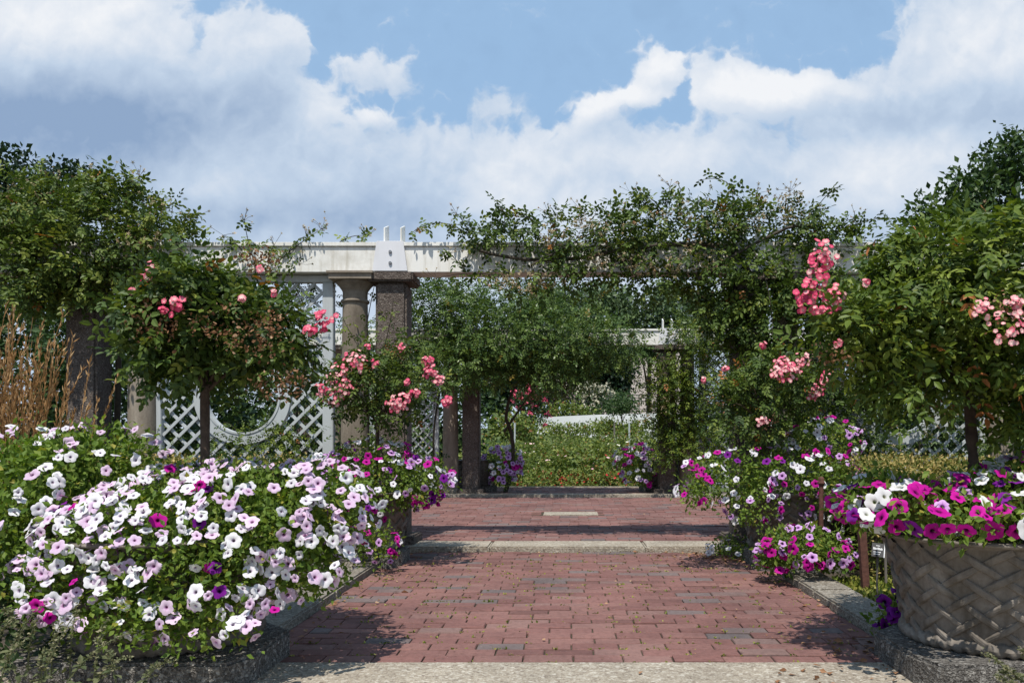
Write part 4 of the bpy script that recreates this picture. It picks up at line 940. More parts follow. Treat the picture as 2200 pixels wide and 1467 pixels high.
# foliage on the near trellis
climber('fine-leaved climber threaded through the near white trellis',
    [pb(650, 665, 6.85, 55, 50, .12, 1.3), pb(590, 620, 6.85, 80, 26, .12, 1.2), pb(640, 850, 6.95, 50, 60, .12, .8), pb(540, 955, 6.5, 140, 40, .18, 3.0), pb(390, 930, 6.9, 50, 60, .12, .7), pb(520, 760, 7.0, 150, 80, .12, 1.6), pb(640, 950, 6.45, 70, 36, .16, 1.2), pb(715, 650, 6.9, 30, 60, .1, .5)],
    860, .062, 'rose_leaf_light', (), 0, (), [([(-2.3, 6.9, 0), (-2.4, 6.95, .8), (-2.2, 6.85, 1.5), (-2.1, 6.8, 1.9), (-2.3, 6.85, 2.2)], .008)], tint=(.45, .28), rand_shoots=14, sh_hip=0)
climber('thin green stems and leaves creeping up the bare pier and column',
    [pb(770, 720, 6.45, 30, 40, .08, 1), pb(830, 690, 6.45, 30, 25, .06, .8), pb(770, 640, 6.75, 18, 40, .08, .8), pb(860, 700, 6.45, 20, 30, .06, .5), pb(830, 950, 6.5, 70, 60, .1, 2)],
    110, .065, 'rose_leaf_light',
    [(at(820, 760, 6.5), at(845, 640, 6.45), (.03, 0, 0), 9, 0), (at(780, 760, 6.4), at(735, 680, 6.4), (-.03, 0, .03), 9, 0), (at(840, 730, 6.45), at(960, 720, 6.3), (0, 0, -.02), 6, 0)], 0, (), [([at(770, 900, 6.7), at(772, 760, 6.78), at(805, 610, 6.75)], .006)], loc=(-1.6, 6.7, 0))
# the big mound beyond
climber('broad dense mound of climbing rose covering the far beam and left pier',
    [pb(1060, 720, 11.7, 180, 90, .9, 5), pb(1180, 730, 11.6, 160, 90, .85, 4), pb(1300, 740, 11.7, 95, 62, .7, 2), pb(960, 690, 11.8, 90, 80, .7, 2), pb(1000, 790, 11.4, 120, 50, .6, 2), pb(1180, 800, 11.5, 110, 40, .6, 1.6), pb(930, 650, 12.0, 70, 50, .6, 1.2), pb(1080, 650, 12.0, 130, 40, .6, 1.6)],
    9500, .118, 'rose_leaf_dark',
    [(at(1300, 740, 11.5), at(1385, 715, 11.3), (0, 0, .1), 12, 0), (at(1260, 690, 11.5), at(1285, 655, 11.4), (0, 0, .1), 10, 0), (at(1020, 800, 11.2), at(1010, 815, 10.9), (0, 0, .1), 12, 0), (at(1060, 810, 11.2), at(1045, 830, 10.9), (0, 0, .1), 12, 0)],
    0, (), [([(-.95, 12.4, 0.05), (-.7, 12.4, .75), (-.92, 12.3, 1.2), (-.9, 12.2, 1.6), (-.6, 12.1, 1.9)], .035), ([(-.95, 12.3, 1.0), (-.6, 12.2, 1.5), (-.3, 12, 1.9)], .02), ([(-1.9, 12.2, .05), (-2.1, 12.2, .8), (-1.9, 12.2, 1.6)], .02)], tint=(.56, .27), tv=LEAF4, tf=LEAF4F, per=10, spread=.10, rand_shoots=40, sh_hip=0)
climber('light green climbing rose wrapping the right pier of the far pergola',
    [pb(1430, 830, 11.9, 55, 55, .4, 2.2), pb(1480, 800, 11.9, 55, 70, .4, 2), pb(1450, 900, 11.9, 65, 50, .35, 2), pb(1500, 930, 12.0, 45, 60, .35, 1.6), pb(1480, 720, 11.9, 55, 32, .4, 1.3), pb(1430, 970, 11.8, 40, 28, .25, .8), pb(1540, 730, 12.1, 70, 45, .4, 1.3), pb(1540, 850, 12.2, 60, 80, .4, 1.6)],
    3600, .105, 'rose_leaf_light', (), 60, [(at(1400, 870, 11.5), (.3, .1, .4))], [([(1.75, 12.5, 0), (1.75, 12.5, .8), (1.6, 12.3, 1.6), (1.6, 12.2, 2.2), (1.9, 12.2, 2.4)], .02)], tint=(.5, .26), tv=LEAF4, tf=LEAF4F, per=9, spread=.09, rand_shoots=20, sh_hip=0)
climber('climbing rose filling the far pergola left of the trellises',
    [((-3.2, 12.1, 1.5), (1.3, .5, .7), 3), ((-4.8, 12.0, 1.6), (1.1, .6, 1.0), 3), ((-2.5, 12.2, 2.45), (1.0, .5, .45), 1.8), ((-4.2, 12.0, 2.4), (1.2, .6, .4), 1.6), ((-3.6, 12.2, .6), (2.0, .5, .5), 2)],
    3000, .10, 'rose_leaf_dark', (), 0, (), [([(-3.2, 12.4, 0), (-3.2, 12.4, .8), (-3.0, 12.3, 1.6)], .02)], tv=LEAF4, tf=LEAF4F, per=10, spread=.11, loc=(-3.6, 12.1, 0))
climber('climbing rose filling the far pergola behind the right-hand trellis',
    [((3.2, 12.1, 1.5), (1.2, .5, .8), 3), ((4.8, 12.0, 1.6), (1.1, .6, 1.0), 3), ((2.6, 12.2, 2.3), (.9, .5, .3), 1), ((3.6, 12.2, .6), (2.0, .5, .5), 2)],
    2600, .10, 'rose_leaf_dark', (), 0, (), [([(3.2, 12.4, 0), (3.2, 12.4, .8), (3.0, 12.3, 1.6)], .02)], tv=LEAF4, tf=LEAF4F, per=10, spread=.11, loc=(3.6, 12.1, 0))
climber('climbing rose on the right-hand trellis, behind the close standard rose',
    [pb(1980, 860, 6.75, 130, 110, .16, 2), pb(2120, 800, 6.8, 150, 140, .2, 2), pb(2080, 940, 6.6, 160, 60, .22, 1.8), pb(1880, 930, 6.55, 80, 60, .2, 1.2), pb(2250, 900, 6.7, 110, 110, .2, 1.4), pb(2150, 520, 6.7, 200, 60, .35, 1.6), pb(2060, 650, 6.8, 180, 70, .2, 1.4)],
    1250, .090, 'rose_leaf', [(at(2080, 1000, 6.3), at(2170, 900, 6.2), (0, 0, .05), 12, 0)], 90, [(at(1960, 880, 6.5), (.5, .1, .35))], [([(3.0, 6.9, 0), (3.05, 6.95, .8), (2.9, 6.85, 1.6), (3.0, 6.8, 2.2), (3.3, 6.7, 2.5)], .016)], tint=(.46, .27), rand_shoots=14)

# ------------------------------------------------------------------ hedges, grasses, small plants
def hedge(x0, x1, y0, y1, z1, label, n):
    root = thing('box_hedge', label, 'hedge', ((x0 + x1) / 2, y0, 0), 'clipped box hedges')
    mb = MB(); A = (x1 - x0) * (y1 - y0); B = (x1 - x0) * z1 * 1.0; C = 2 * (y1 - y0) * z1
    f = rng.choice(3, n, p=np.array([A, B * 1.2, C]) / (A + B * 1.2 + C))
    u, v, w = rng.random(n), rng.random(n), rng.random(n) ** 1.7
    P = np.zeros((n, 3)); O = np.zeros((n, 3))
    i = f == 0; P[i] = np.stack([x0 + u * (x1 - x0), y0 + v * (y1 - y0), z1 - w * .10], 1)[i]; O[i] = (0, 0, 1)
    i = f == 1; P[i] = np.stack([x0 + u * (x1 - x0), y0 + w * .14, v * z1], 1)[i]; O[i] = (0, -1, .2)
    i = f == 2; s = rng.random(n) < .5; P[i] = np.stack([np.where(s, x0 + w * .14, x1 - w * .14), y0 + u * (y1 - y0), v * z1], 1)[i]; O[i] = np.stack([np.where(s, -1, 1), np.zeros(n), np.full(n, .2)], 1)[i]
    P += rng.normal(0, .022, (n, 3)); P += (.03 * np.sin(P[:, 0] * 5) * np.cos(P[:, 1] * 4))[:, None] * O
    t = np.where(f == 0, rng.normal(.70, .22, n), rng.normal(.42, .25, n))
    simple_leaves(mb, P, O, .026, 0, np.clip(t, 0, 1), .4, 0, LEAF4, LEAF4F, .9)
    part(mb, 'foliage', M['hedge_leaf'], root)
    mb = MB(); mb.box(x0 + .13, x1 - .13, y0 + .13, y1 - .1, 0.0, z1 - .10); part(mb, 'branch_core', M['bark'], root)
    return root
hedge(1.93, 5.2, 4.95, 6.15, .74, 'clipped box hedge with sunlit yellowish top behind the close woven planter', 26000)
hedge(-5.4, -1.93, 4.95, 6.15, .74, 'clipped box hedge behind the white petunias, below the left trellis', 22000)
mb = MB(); n = 3200
P = np.stack([rng.uniform(1.64, 2.05, n), rng.uniform(3.7, 5.1, n), rng.uniform(0, .03, n)], 1)
simple_leaves(mb, P, np.tile([0, 0, 1.], (n, 1)), .030, 0, rng.random(n), .5, 0)
n = 1200; P = np.stack([rng.uniform(-2.3, -1.56, n), rng.uniform(3.7, 5.1, n), rng.uniform(0, .03, n)], 1)
simple_leaves(mb, P, np.tile([0, 0, 1.], (n, 1)), .030, 0, rng.random(n), .5, 0)
tag(mb.build('ground_cover', M['cover_leaf']), kind='stuff')
# feather reed grass
root = thing('feather_grass', 'clump of tall dry tan feathery grass at the left edge', 'ornamental grass', (-2.95, 4.55, 0))
mb = MB(); pm = MB()
for k in range(210):
    b = np.array([-3.12, 4.5, .0]) + rng.normal(0, 1, 3) * [.15, .09, 0]; h = rng.uniform(1.12, 1.66) - np.clip((b[0] + 3.12) * 1.3, 0, .6)
    t = b + [rng.normal(-.02, .17), rng.normal(0, .12), h]; lean = np.array([rng.normal(0, .05), 0, 0])
    P = bez(b, (b + t) / 2 + [lean[0] - (t - b)[0] * .25, 0, .08], t, 8)
    mb.tube(P, np.linspace(.0024, .0012, 8), 4, 0, rng.uniform(.1, .6))
    if rng.random() < .85:
        m_ = 34; s = rng.uniform(.70, 1, m_); i = np.clip((s * 7).astype(int), 0, 6); f = (s * 7 - i)[:, None]; Q = P[i] * (1 - f) + P[i + 1] * f
        D = unit(P[-1] - P[-3]) + rng.normal(0, .22, (m_, 3))
        pm.inst(LANCE, LEAF4F, Q, *frames(D, rnd(m_)), np.stack([rng.uniform(.03, .055, m_), rng.uniform(.014, .030, m_), np.full(m_, .02)], 1), 0, rng.random(m_))
tag(part(mb, 'stalks', M['straw'], root), kind='stuff'); tag(part(pm, 'plumes', M['straw'], root), kind='stuff')
mb = MB(); n = 420
b = np.array([-3.0, 4.5, 0]) + rng.normal(0, 1, (n, 3)) * [.20, .13, 0]; D = rng.normal(0, .28, (n, 3)) * [1, 1, 0] + [0, 0, 1]
mb.inst(LANCE, LEAF4F, b, *frames(D, rnd(n)), np.stack([rng.uniform(.5, .95, n), np.full(n, .03), np.full(n, .1)], 1), 0, rng.random(n) * .6)
part(mb, 'blade_tuft', M['cover_leaf'], root)
# catmint spikes
def catmint(label, base, stems, nbush=800, loc=None):
    root = thing('catmint_plant', label, 'catmint', loc or base, 'catmint plants')
    mb = MB(); st = MB()
    for a, b in stems:
        a, b = np.asarray(a), np.asarray(b); P = bez(a, (a + b) / 2 + [0, -.02, .05], b, 12); st.tube(P, np.linspace(.0026, .0012, 12), 4)
        for q in np.linspace(3, 11, 9):
            k = 9; c = P[int(q)]; D = rnd(k) * [1, 1, .5] + [0, 0, .25]
            mb.inst(LEAF4, LEAF4F, c + rng.normal(0, .005, (k, 3)), *frames(D, rnd(k) + [0, 0, .6]), rng.uniform(.008, .017, k) * (1.35 - .5 * q / 11), 0, np.clip(rng.normal(.55, .25, k), 0, 1))
        k = 10; c = P[rng.integers(0, 5, k)]; D = rnd(k) * [1, 1, .3]
        mb.inst(LEAF8, LEAF8F, c, *frames(D, rnd(k) * .4 + [0, 0, 1]), rng.uniform(.018, .035, k), 0, rng.uniform(.0, .5, k))
    P, O = clusters([(np.asarray(base) + [0, 0, .06], (.30, .18, .09), nbush)], 8, .03); P = P[P[:, 2] > 0]; O = O[:len(P)]
    simple_leaves(mb, P, O, .026, 0, rng.random(len(P)) * .55)
    part(mb, 'foliage', M['mint_leaf'], root); part(st, 'stem', M['mint_leaf'], root)
catmint('grey-green catmint with dry flower spikes leaning before the front left planter', (-1.95, 2.72, 0),
    [(at(x0, y0, d), at(x1, y1, d)) for x0, y0, x1, y1, d in [(10, 1430, 95, 1300, 2.7), (60, 1440, 80, 1330, 2.75), (85, 1480, 170, 1310, 2.65), (150, 1480, 165, 1300, 2.75), (140, 1470, 275, 1360, 2.6), (190, 1490, 280, 1410, 2.6), (250, 1470, 235, 1400, 2.5), (300, 1480, 375, 1420, 2.55), (200, 1480, 230, 1330, 2.7), (-10, 1400, 30, 1330, 2.7), (40, 1350, 10, 1310, 2.8), (110, 1450, 130, 1340, 2.7), (0, 1470, 50, 1380, 2.6), (90, 1470, 100, 1395, 2.6)]], 160)
catmint('few catmint sprigs in front of the speckled plinth at right', (2.05, 2.55, 0),
    [(at(x0, y0, d), at(x1, y1, d)) for x0, y0, x1, y1, d in [(2190, 1490, 2115, 1405, 2.6), (2200, 1480, 2150, 1440, 2.6), (2215, 1450, 2190, 1395, 2.7), (2180, 1500, 2140, 1455, 2.5)]], 120)
# leafy filler below the left mass
root = thing('leafy_shrub', 'dark leafy shrub under the white petunias at the bottom left corner', 'shrub', (-2.4, 3.1, 0))
mb = MB(); P, O = clusters([((-2.35, 3.05, .22), (.55, .40, .26), 1300), ((-2.9, 3.6, .3), (.6, .5, .4), 900)], 8, .05); ok = P[:, 2] > 0
simple_leaves(mb, P[ok], O[ok], .038, 0, rng.random(ok.sum()) * .55, tv=LEAF8, tf=LEAF8F); part(mb, 'foliage', M['tree_leaf'], root)
mb = MB()
for k in range(14): mb.tube(bez((-2.4, 3.1, 0), (-2.4 + rng.normal(0, .1), 3.1, .2), (-2.4 + rng.normal(0, .3), 3.1 + rng.normal(0, .2), .36), 6), .004, 4)
part(mb, 'stem', M['cane'], root)

# posts, stake, plant label
def at0(px, py, d): return tuple(at(px, py, d))
mb = MB(); x = 1.735; y = 4.72
V = [(x - .020, y - .020), (x + .020, y - .020), (x + .020, y - .014), (x - .014, y - .014), (x - .014, y + .020), (x - .020, y + .020)]
mb.add([(a - .014 * q, b, z) for z, q in ((-.05, 0), (.43, 2.2)) for a, b in V], [np.array([(i, (i + 1) % 6, 6 + (i + 1) % 6, 6 + i) for i in range(6)]), np.array([(6, 7, 8, 9), (6, 9, 10, 11)])])
tag(mb.build('iron_post', M['rust']), 'short rusty angle-iron post standing beside the right kerb', 'post')
root = thing('garden_stake', 'short iron stake with rounded finial among the mixed petunias', 'stake', (1.67, 5.35, 0))
mb = MB(); mb.lathe([(.016, 0), (.016, .60)], 10, (1.67, 5.35, 0)); part(mb, 'shaft', M['rust'], root, smooth=True)
mb = MB(); mb.lathe([(.0, .598), (.024, .60), (.026, .612), (.018, .620), (.022, .632), (.014, .648), (0, .652)], 12, (1.67, 5.35, 0)); part(mb, 'finial', M['rust'], root, smooth=True)
mb = MB(); mb.tube([(1.905, 4.86, -.02), (1.90, 4.86, .20), (1.893, 4.86, .36)], .0085, 8); tag(mb.build('thin_stake', M['stake'], smooth=True), 'thin grey metal stake against the box hedge near the plant label', 'stake')
c = np.array(at(1886, 1181, 4.55)); root = thing('plant_label', 'small tilted black plant label with white lettering on a thin metal stake', 'plant sign', (c[0], c[1] + .03, 0))
Rm = Matrix.Rotation(rad(-22), 4, 'X') @ Matrix.Rotation(rad(12), 4, 'Y') @ Matrix.Rotation(rad(-14), 4, 'Z')
def local(mbx):
    q = mbx.V
    for i in range(len(q)): q[i] = np.array([(Rm @ Vector(v))[:] for v in q[i]]) + c
    return mbx
w, h = .032, .040
mb = MB(); mb.box(-w, w, 0, .004, -h, h); pl_ = part(local(mb), 'plate', M['sign_black'], root, bevel=.001)
mb = MB(); mb.box(w + .0005, w + .005, -.001, .005, -h, h); part(local(mb), 'edge', M['sign_white'], pl_)
mb = MB()
for (x0, x1, z, hh) in ((-.010, .010, .025, .0032), (-.024, .024, .008, .0075), (-.022, .016, -.012, .0036), (-.020, .012, -.024, .0034)):
    x = x0
    while x < x1:
        ww = rng.uniform(.5, .9) * hh * .55; k = rng.uniform(.65, 1)
        mb.box(x, min(x + ww, x1), -.0016, -.0006, z - hh, z - hh + 2 * hh * k); x += ww + hh * .22
part(local(mb), 'lettering', M['sign_white'], pl_)
mb = MB(); mb.tube([(c[0] + .004, c[1] + .012, c[2] - .03), (c[0] + .006, c[1] + .03, .1), (c[0] + .01, c[1] + .03, -.05)], .0055, 8); part(mb, 'stake', M['stake'], root, smooth=True)

# ------------------------------------------------------------------ rose garden beyond
def copy_tree(o, parent=None):
    c = o.copy(); COL.objects.link(c)
    if parent is not None: c.parent = parent
    for ch in list(o.children): copy_tree(ch, c)
    return c
def bush(kind):
    root = thing('rose_bush', '', 'rose bush', (0, 0, 0), 'bushes in the rose garden bed')
    mb = MB(); R, Hh = .62, .5
    k = 8; bl = [((rng.normal(0, .22), rng.normal(0, .22), .30 + rng.normal(0, .08)), (.36, .36, .34), 1) for _ in range(k)]
    P, O = clusters([(np.array(a), np.array(b), 520 // k) for a, b, _ in bl], 8, .06, .6); ok = P[:, 2] > 0
    simple_leaves(mb, P[ok], O[ok], .095, 0, np.clip(rng.normal((.62, .30, .48, .80)[kind], .20, ok.sum()), 0, 1))
    for _ in range(14):
        e = np.array([rng.normal(0, .3), rng.normal(0, .3), rng.uniform(.65, .95)]); mb.tube(bez((e[0] * .3, e[1] * .3, 0), (e[0] * .6, e[1] * .6, .5), e, 6), .006, 4, 0, .4)
        simple_leaves(mb, e + rng.normal(0, .05, (12, 3)) - [0, 0, .08], rnd(12), .075)
    part(mb, 'foliage', M['field_leaf'], root)
    mb = MB(); n = (11, 9, 13, 5)[kind]; d = rnd(n); d[:, 2] = np.abs(d[:, 2]); P = np.array([0, 0, .38]) + d * [.55, .55, .50]; O = unit(d + [0, -.3, .4])
    tr = ((.6, 1), (.15, .55), (.45, .95), (.0, .14))[kind]
    mb.inst(ROSE, ROSEF, P, *frames(np.cross(O, rnd(n)), O), rng.uniform(.014, .030, n), 0, rng.uniform(*tr, n)); tag(part(mb, 'blooms', M['field_bloom'], root), kind='stuff')
    return root
protos = [bush(k) for k in range(4)]
LBL = ['leafy rose bush with cream white blooms in the garden bed', 'leafy rose bush with scattered pale pink blooms in the garden bed', 'leafy rose bush thick with whitish blooms in the garden bed', 'leafy rose bush with a few red blooms in the garden bed']
used = [False] * 4
for r, y in enumerate([15.3, 16.4, 17.6, 18.9, 20.3, 21.8, 23.4, 25.2, 27.2, 29.4, 32.0]):
    half = 2.1 + (y - 15) * .16
    for x in np.arange(-half + (r % 2) * .5, half + .7, 1.0 + .03 * r):
        k = int(rng.choice(4, p=[.38, .30, .24, .08])) if y > 17 else int(rng.choice(4, p=[.1, .6, .15, .15]))
        if not used[k]: o = protos[k]; used[k] = True
        else: o = copy_tree(protos[k])
        sc = rng.uniform(.85, 1.2)
        hz = {0: .62, 1: .68, 2: .74, 3: .80}.get(r, .86) * sc * rng.uniform(.72, 1.22)
        o.location = (x + rng.normal(0, .2), y + rng.normal(0, .2), float(tz(x, y)) - .02); o.scale = (sc, sc, hz); o.rotation_euler = (0, 0, rng.uniform(0, 6.28))
        o['label'] = LBL[k]
for k, p in enumerate(protos):
    if not used[k]: bpy.data.objects.remove(p)
# low red roses along the front of the bed
for i, (x, nb) in enumerate([(-1.05, 3), (-.45, 4), (.15, 9), (.62, 5), (1.05, 4), (1.7, 3)]):
    lab = ['low rose bush with red blooms below the bed by the far left planter', 'low green rose bush second from left along the bed edge', 'low rose bush with most red blooms at the middle of the bed edge', 'low rose bush right of the middle along the bed edge', 'low rose bush beside the far right planter petunias', 'low rose bush behind the far right planter'][i]
    root = thing('low_rose', lab, 'rose bush', (x, 14.3, 0), 'low red roses edging the bed')
    mb = MB(); P, O = clusters([(np.array([x, 14.3, .14]), np.array([.42, .34, .22]), 900)], 8, .05); ok = P[:, 2] > 0
    simple_leaves(mb, P[ok], O[ok], .055, 0, np.clip(rng.normal(.62, .3, ok.sum()), 0, 1)); part(mb, 'foliage', M['field_leaf'], root)
    mb = MB(); n = nb * 2; P = np.array([x, 14.2, .2]) + rng.normal(0, 1, (n, 3)) * [.25, .12, .09]; O = unit(rnd(n) + [0, -.6, .6]); mb.inst(ROSE, ROSEF, P, *frames(np.cross(O, rnd(n)), O), .022, 0, rng.random(n)); tag(part(mb, 'blooms', M['red_bloom'], root), kind='stuff')
# stakes in the bed
for px, lab in ((1106, 'thin pale marker stake at left of the rose bed'), (1352, 'thin pale marker stake at right of the rose bed'), (1320, 'thin brown marker stake near the small tree')):
    p = at(px, 930, 27); mb = MB(); mb.tube([(p[0], 27, .3), (p[0], 27, 1.05), (p[0], 27, 1.42)], .03, 6); tag(mb.build('marker_stake', M['stake'] if px == 1320 else M['lattice']), lab, 'stake')

# white curved garden wall
yw = 46.0; t = np.linspace(0, 1, 25); px = 1150 + 330 * t; top = 887 + 8 * (1 - t) ** 2.0
xw = (px - PX0) / F * yw; zt_ = EYE - (top - PY0) / F * yw; yv = yw + 2.2 * (1 - t) ** 2
V = np.array([[(a, b, .2), (a, b, c_), (a + .01, b + .28, c_), (a + .01, b + .28, .2)] for a, b, c_ in zip(xw, yv, zt_)])
mb = MB(); mb.grid(V); tag(mb.build('garden_wall', M['wall_white'], smooth=False), 'low white curved garden wall beyond the rose bed', 'wall')

# shrubs, small trees and trees
def leafy(name, label, cat, base, blobs, n, size, m, trunk=None, trunk_r=.06, bloom=None, group=None, tint=(.5, .26), per=10, spread=None, limbs=7, up=.5):
    root = thing(name, label, cat, base, group)
    mb = MB(); tot = sum(b[2] for b in blobs)
    P, O = clusters([(np.asarray(c), np.asarray(r), int(n * w / tot)) for c, r, w in blobs], per, spread if spread else size * 1.1, .55)
    simple_leaves(mb, P, O, size, 0, np.clip(rng.normal(*tint, len(P)), 0, 1), up); part(mb, 'crown', M[m], root)
    st = MB(); b = np.asarray(base, float); top = np.asarray(blobs[0][0], float)
    st.tube(bez(b, (b + top) / 2 + [trunk_r, 0, 0], top, 9), np.linspace(trunk_r, trunk_r * .4, 9), 8)
    for c, r, _ in blobs[1:1 + limbs]:
        s = b + (top - b) * rng.uniform(.3, .8); st.tube(bez(s, (s + c) / 2 + [0, 0, np.asarray(r)[2] * .3], c, 7), np.linspace(trunk_r * .45, trunk_r * .1, 7), 6)
    part(st, 'trunk', M['bark'], root, smooth=True)
    if bloom:
        bm_, k, sz, bz = bloom; mb = MB(); ii = rng.choice(len(P), k); Q = P[ii] + O[ii] * size * .6; Q = np.repeat(Q, 6, 0) + rng.normal(0, size * .45, (k * 6, 3)); O2 = rnd(len(Q)) + [0, -.5, .4]
        mb.inst(ROSE, ROSEF, Q, *frames(np.cross(O2, rnd(len(Q))), unit(O2)), sz * rng.uniform(.7, 1.3, len(Q)), 0, np.clip(rng.normal(bz, .2, len(Q)), 0, 1)); tag(part(mb, 'blooms', M[bm_], root), kind='stuff')
    return root
def gb(px, d): p = at(px, 942, d); return (p[0], d, float(tz(p[0], d)))
leafy('green_shrub', 'bright green low shrub in front of the white garden wall', 'shrub', gb(1235, 42), [pb(1235, 926, 42, 55, 12, 1.0, 2), pb(1190, 924, 42, 40, 12, 1.0, 1), pb(1285, 921, 42.5, 45, 12, 1, 1)], 1800, .14, 'field_leaf', group='shrubs by the garden wall')
leafy('green_shrub', 'bright green shrub at the right end before the garden wall', 'shrub', gb(1300, 41), [pb(1300, 920, 41, 34, 14, 1.0, 2), pb(1335, 926, 41, 40, 14, 1, 1), pb(1385, 922, 40, 44, 22, 1, 2), pb(1350, 928, 39, 40, 16, 1, 1.5)], 3000, .14, 'field_leaf', group='shrubs by the garden wall')
leafy('green_shrub', 'yellow-green shrub at the left of the rose bed, beneath the pink tree', 'shrub', gb(1100, 30), [pb(1100, 910, 30, 45, 26, .8, 2), pb(1070, 925, 30, 50, 26, .8, 1), pb(1140, 930, 31, 40, 18, .8, 1)], 1700, .15, 'field_leaf', group='shrubs by the garden wall')
leafy('crape_myrtle', 'small flowering tree with crimson pink blossom left of the wall', 'flowering tree', gb(1145, 36), [pb(1145, 870, 36, 34, 30, .7, 2), pb(1130, 850, 36, 26, 20, .6, 1), pb(1160, 845, 36, 24, 18, .6, 1), pb(1150, 895, 36, 32, 20, .6, 1.2)], 2000, .12, 'tree_leaf', bloom=('pink', 60, .06, .32))
leafy('crape_myrtle', 'small purple-bronze tree with a few mauve blossoms left of the white shrub', 'flowering tree', gb(1190, 50), [pb(1190, 840, 50, 36, 28, 1.0, 2), pb(1178, 822, 50, 26, 18, .8, 1), pb(1205, 850, 50, 26, 20, .8, 1)], 2000, .17, 'purple_leaf', bloom=('white_bloom', 50, .07, .1))
leafy('hydrangea_shrub', 'rounded shrub covered in creamy white flower heads behind the wall', 'hydrangea', gb(1265, 51), [pb(1265, 845, 51, 36, 22, 1.1, 2), pb(1240, 858, 51, 18, 16, .7, 1), pb(1290, 850, 51, 24, 18, .8, 1), pb(1262, 880, 51, 30, 20, .8, 1)], 1800, .17, 'tree_leaf', bloom=('white_bloom', 300, .065, .35))
leafy('small_tree', 'small rounded dark tree standing before the wall right end', 'tree', gb(1335, 40), [pb(1335, 866, 40, 32, 18, .8, 2), pb(1322, 876, 40, 24, 14, .8, 1), pb(1350, 878, 40, 24, 12, .8, 1)], 1300, .12, 'tree_leaf')
leafy('low_shrub', 'sunlit grassy shrub behind the wall at left', 'shrub', gb(1205, 49), [pb(1205, 885, 49, 50, 16, 1.0, 2), pb(1240, 890, 49, 40, 12, 1, 1)], 1300, .20, 'field_leaf', group='shrubs behind the garden wall')
leafy('low_shrub', 'green shrub behind the wall at right, below the pale building', 'shrub', gb(1310, 52), [pb(1310, 858, 52, 40, 18, 1.0, 2), pb(1345, 862, 52, 40, 18, 1, 1), pb(1290, 878, 50, 50, 12, 1, 1)], 1500, .2, 'tree_leaf', group='shrubs behind the garden wall')
DK = [(1120, 800, 58, 60, 60), (1190, 790, 60, 55, 60), (1250, 785, 62, 60, 60), (1305, 790, 62, 42, 60), (1060, 810, 56, 60, 80)]
DL_ = ['dark evergreen left of the row behind the crape myrtles', 'dark evergreen behind the purple-bronze tree', 'dark evergreen behind the white flowered shrub', 'dark evergreen beside the gap where the pale building shows', 'dark evergreen at far left behind the leaning cane']
for (px, py, d, rx, rz), lab in zip(DK, DL_):
    leafy('dark_evergreen', lab, 'evergreen tree', gb(px, d), [pb(px, py, d, rx * 1.1, rz * 1.1, 2.2, 3), pb(px - 15, py - 40, d, rx * .8, rz * .7, 1.6, 1), pb(px + 18, py + 24, d, rx * .8, rz * .7, 1.6, 1)], 4600, .36, 'conifer_leaf', trunk_r=.25, group='dark evergreens behind the garden')
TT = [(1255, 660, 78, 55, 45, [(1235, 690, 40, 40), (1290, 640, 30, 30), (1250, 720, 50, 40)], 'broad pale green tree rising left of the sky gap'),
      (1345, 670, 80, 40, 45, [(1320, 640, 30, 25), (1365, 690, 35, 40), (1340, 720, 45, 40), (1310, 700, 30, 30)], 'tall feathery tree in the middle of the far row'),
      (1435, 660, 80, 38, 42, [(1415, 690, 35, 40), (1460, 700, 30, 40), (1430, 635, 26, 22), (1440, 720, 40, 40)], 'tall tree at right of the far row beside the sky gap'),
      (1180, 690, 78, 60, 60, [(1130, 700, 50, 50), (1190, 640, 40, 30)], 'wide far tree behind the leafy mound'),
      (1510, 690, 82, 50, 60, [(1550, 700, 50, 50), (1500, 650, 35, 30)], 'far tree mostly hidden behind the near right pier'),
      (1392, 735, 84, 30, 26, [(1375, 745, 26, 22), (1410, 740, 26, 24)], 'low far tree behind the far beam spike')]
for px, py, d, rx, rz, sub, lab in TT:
    leafy('tall_tree', lab, 'tree', gb(px, d), [pb(px, py, d, rx, rz, 2.6, 2)] + [pb(a, b, d, c_, e, 1.8, 1) for a, b, c_, e in sub], 3800, .42, 'hazed_leaf', trunk_r=.32, group='tall trees beyond the garden', spread=.5)
# big trees at either side
leafy('oak_tree', 'dark spreading tree rising behind the mounded climber at far left', 'tree', (-16.5, 26, .2), [pb(40, 450, 26, 120, 75, 2.2, 3), pb(40, 370, 26, 48, 42, 1.2, 1.2), pb(130, 400, 26, 50, 36, 1.2, 1), pb(180, 395, 26, 34, 30, 1.0, .8), pb(-60, 420, 26, 110, 90, 2, 2), pb(100, 520, 26, 140, 80, 2, 2), pb(-20, 600, 26, 160, 120, 2, 2)], 6500, .20, 'conifer_leaf', trunk_r=.35, spread=.22)
leafy('leafy_tree', 'tall leafy tree rising behind the close standard rose at far right', 'tree', (9.2, 15.5, 0), [pb(2180, 420, 15.5, 130, 75, 1.5, 3), pb(2170, 340, 15.5, 60, 50, .9, 1.4), pb(2090, 420, 15.5, 72, 45, .9, 1.4), pb(2000, 465, 15.5, 52, 32, .7, .9), pb(2230, 320, 15.5, 90, 60, 1.0, 1.6), pb(2120, 500, 15.5, 160, 60, 1.2, 2), pb(2260, 560, 15.5, 150, 110, 1.3, 2)], 6500, .135, 'tree_leaf', trunk_r=.2, spread=.15, tint=(.55, .28))
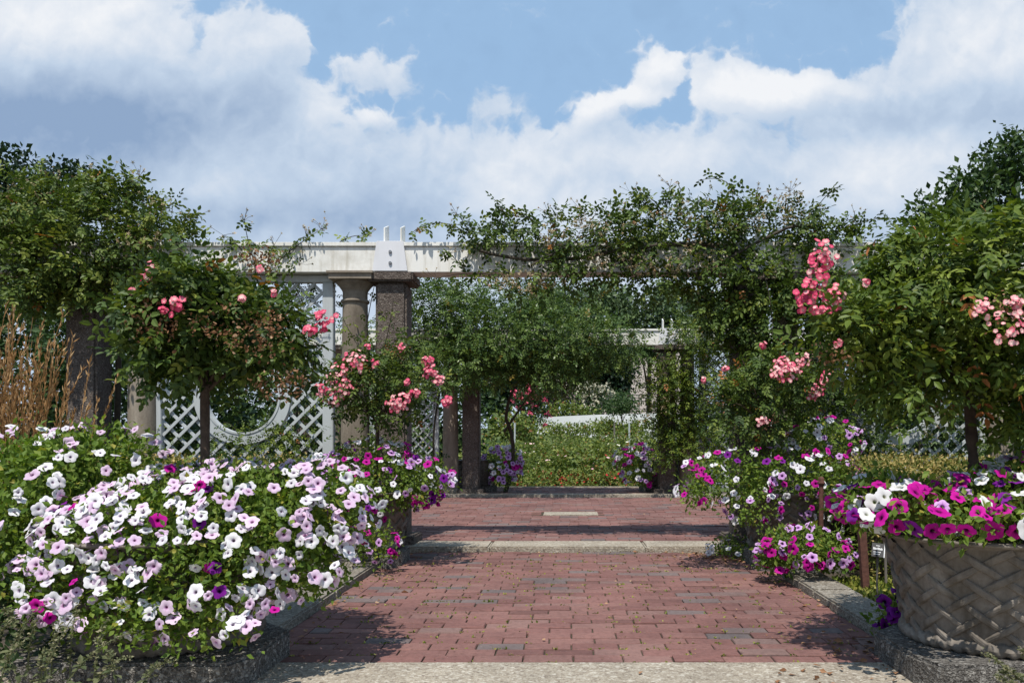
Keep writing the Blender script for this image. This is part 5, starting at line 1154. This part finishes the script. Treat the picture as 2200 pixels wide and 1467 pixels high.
# screens of shrubbery behind both wings
for x, y, rx, h, lab in ((-5.2, 15.5, 1.6, 3.3, 'dense green shrub behind the far trellis'), (-7.6, 14.8, 1.8, 3.7, 'large green shrub left behind the far pergola'), (-3.0, 16.5, 1.5, 2.9, 'green shrub seen through the trellis opening'), (-10.5, 15.5, 2.1, 4.6, 'tall green shrub at far left behind the grass'), (-13.5, 16.5, 2.2, 5.2, 'tall dark shrub at the left edge below the tree'),
                        (5.0, 15.5, 1.5, 2.3, 'dense green shrub behind the right far trellis'), (7.6, 15.0, 1.7, 3.0, 'large green shrub behind the close standard rose'), (3.2, 17, 1.2, 1.8, 'green shrub right of the rose bed'), (10.6, 15.5, 2.0, 3.2, 'tall green shrub under the right tree')):
    leafy('background_shrub', lab, 'shrub', (x, y, 0), [((x, y, h * .45), (rx, rx * .7, h * .5), 3), ((x - rx * .5, y - .3, h * .6), (rx * .6, rx * .5, h * .4), 1), ((x + rx * .5, y - .2, h * .5), (rx * .6, rx * .5, h * .45), 1)], int(3200 * rx * h / 3.4), .13, 'tree_leaf', trunk_r=.05, group='shrubs behind the pergola wings', spread=.13)
for x, lab in ((-2.7, 'dark leafy shrub close behind the near left trellis'), (-4.1, 'dark leafy shrub behind the near left piers'), (2.75, 'dark leafy shrub behind the near right trellis'), (4.2, 'dark leafy shrub behind the near right piers')):
    leafy('trellis_shrub', lab, 'shrub', (x, 7.5, .05), [((x, 7.5, .62), (.75, .40, .62), 3), ((x - .4, 7.4, .9), (.4, .3, .4), 1), ((x + .4, 7.5, 1.0), (.4, .3, .45), 1)], 1700, .07, 'tree_leaf', trunk_r=.03, group='shrubs behind the trellises', spread=.06)
# pale building with railing, seen through the trees
root = thing('pale_building', 'pale pinkish building wall glimpsed between the dark evergreens', 'building', (7.5, 92, 2))
mb = MB(); a, b = at(1325, 760, 92), at(1420, 880, 92); mb.box(a[0] - 3, b[0] + 3, 92, 104, -1, a[2] + 1.0); part(mb, 'wall', plain('pale_pink_wall', (.58, .50, .47), .85, .2, .06, .4), root)
mb = MB(); mb.box(a[0] - 3.3, b[0] + 3.3, 91.7, 104.3, a[2] + 1.01, a[2] + 1.5); part(mb, 'roof', M['stone'], root)
root = thing('iron_railing', 'dark thin railing before the pale building', 'railing', (7.0, 66, 2))
a, b = at(1325, 848, 66), at(1400, 848, 66)
mb = MB(); 
for zz in (0, -.25, -.5): mb.box(a[0], b[0], 66, 66.06, a[2] + zz - .03, a[2] + zz + .03)
part(mb, 'rail', M['rail'], root)
mb = MB()
for xx in np.arange(a[0], b[0], .6): mb.box(xx, xx + .05, 65.99, 66.07, a[2] - 2.2, a[2] + .05)
part(mb, 'baluster_row', M['rail'], root)
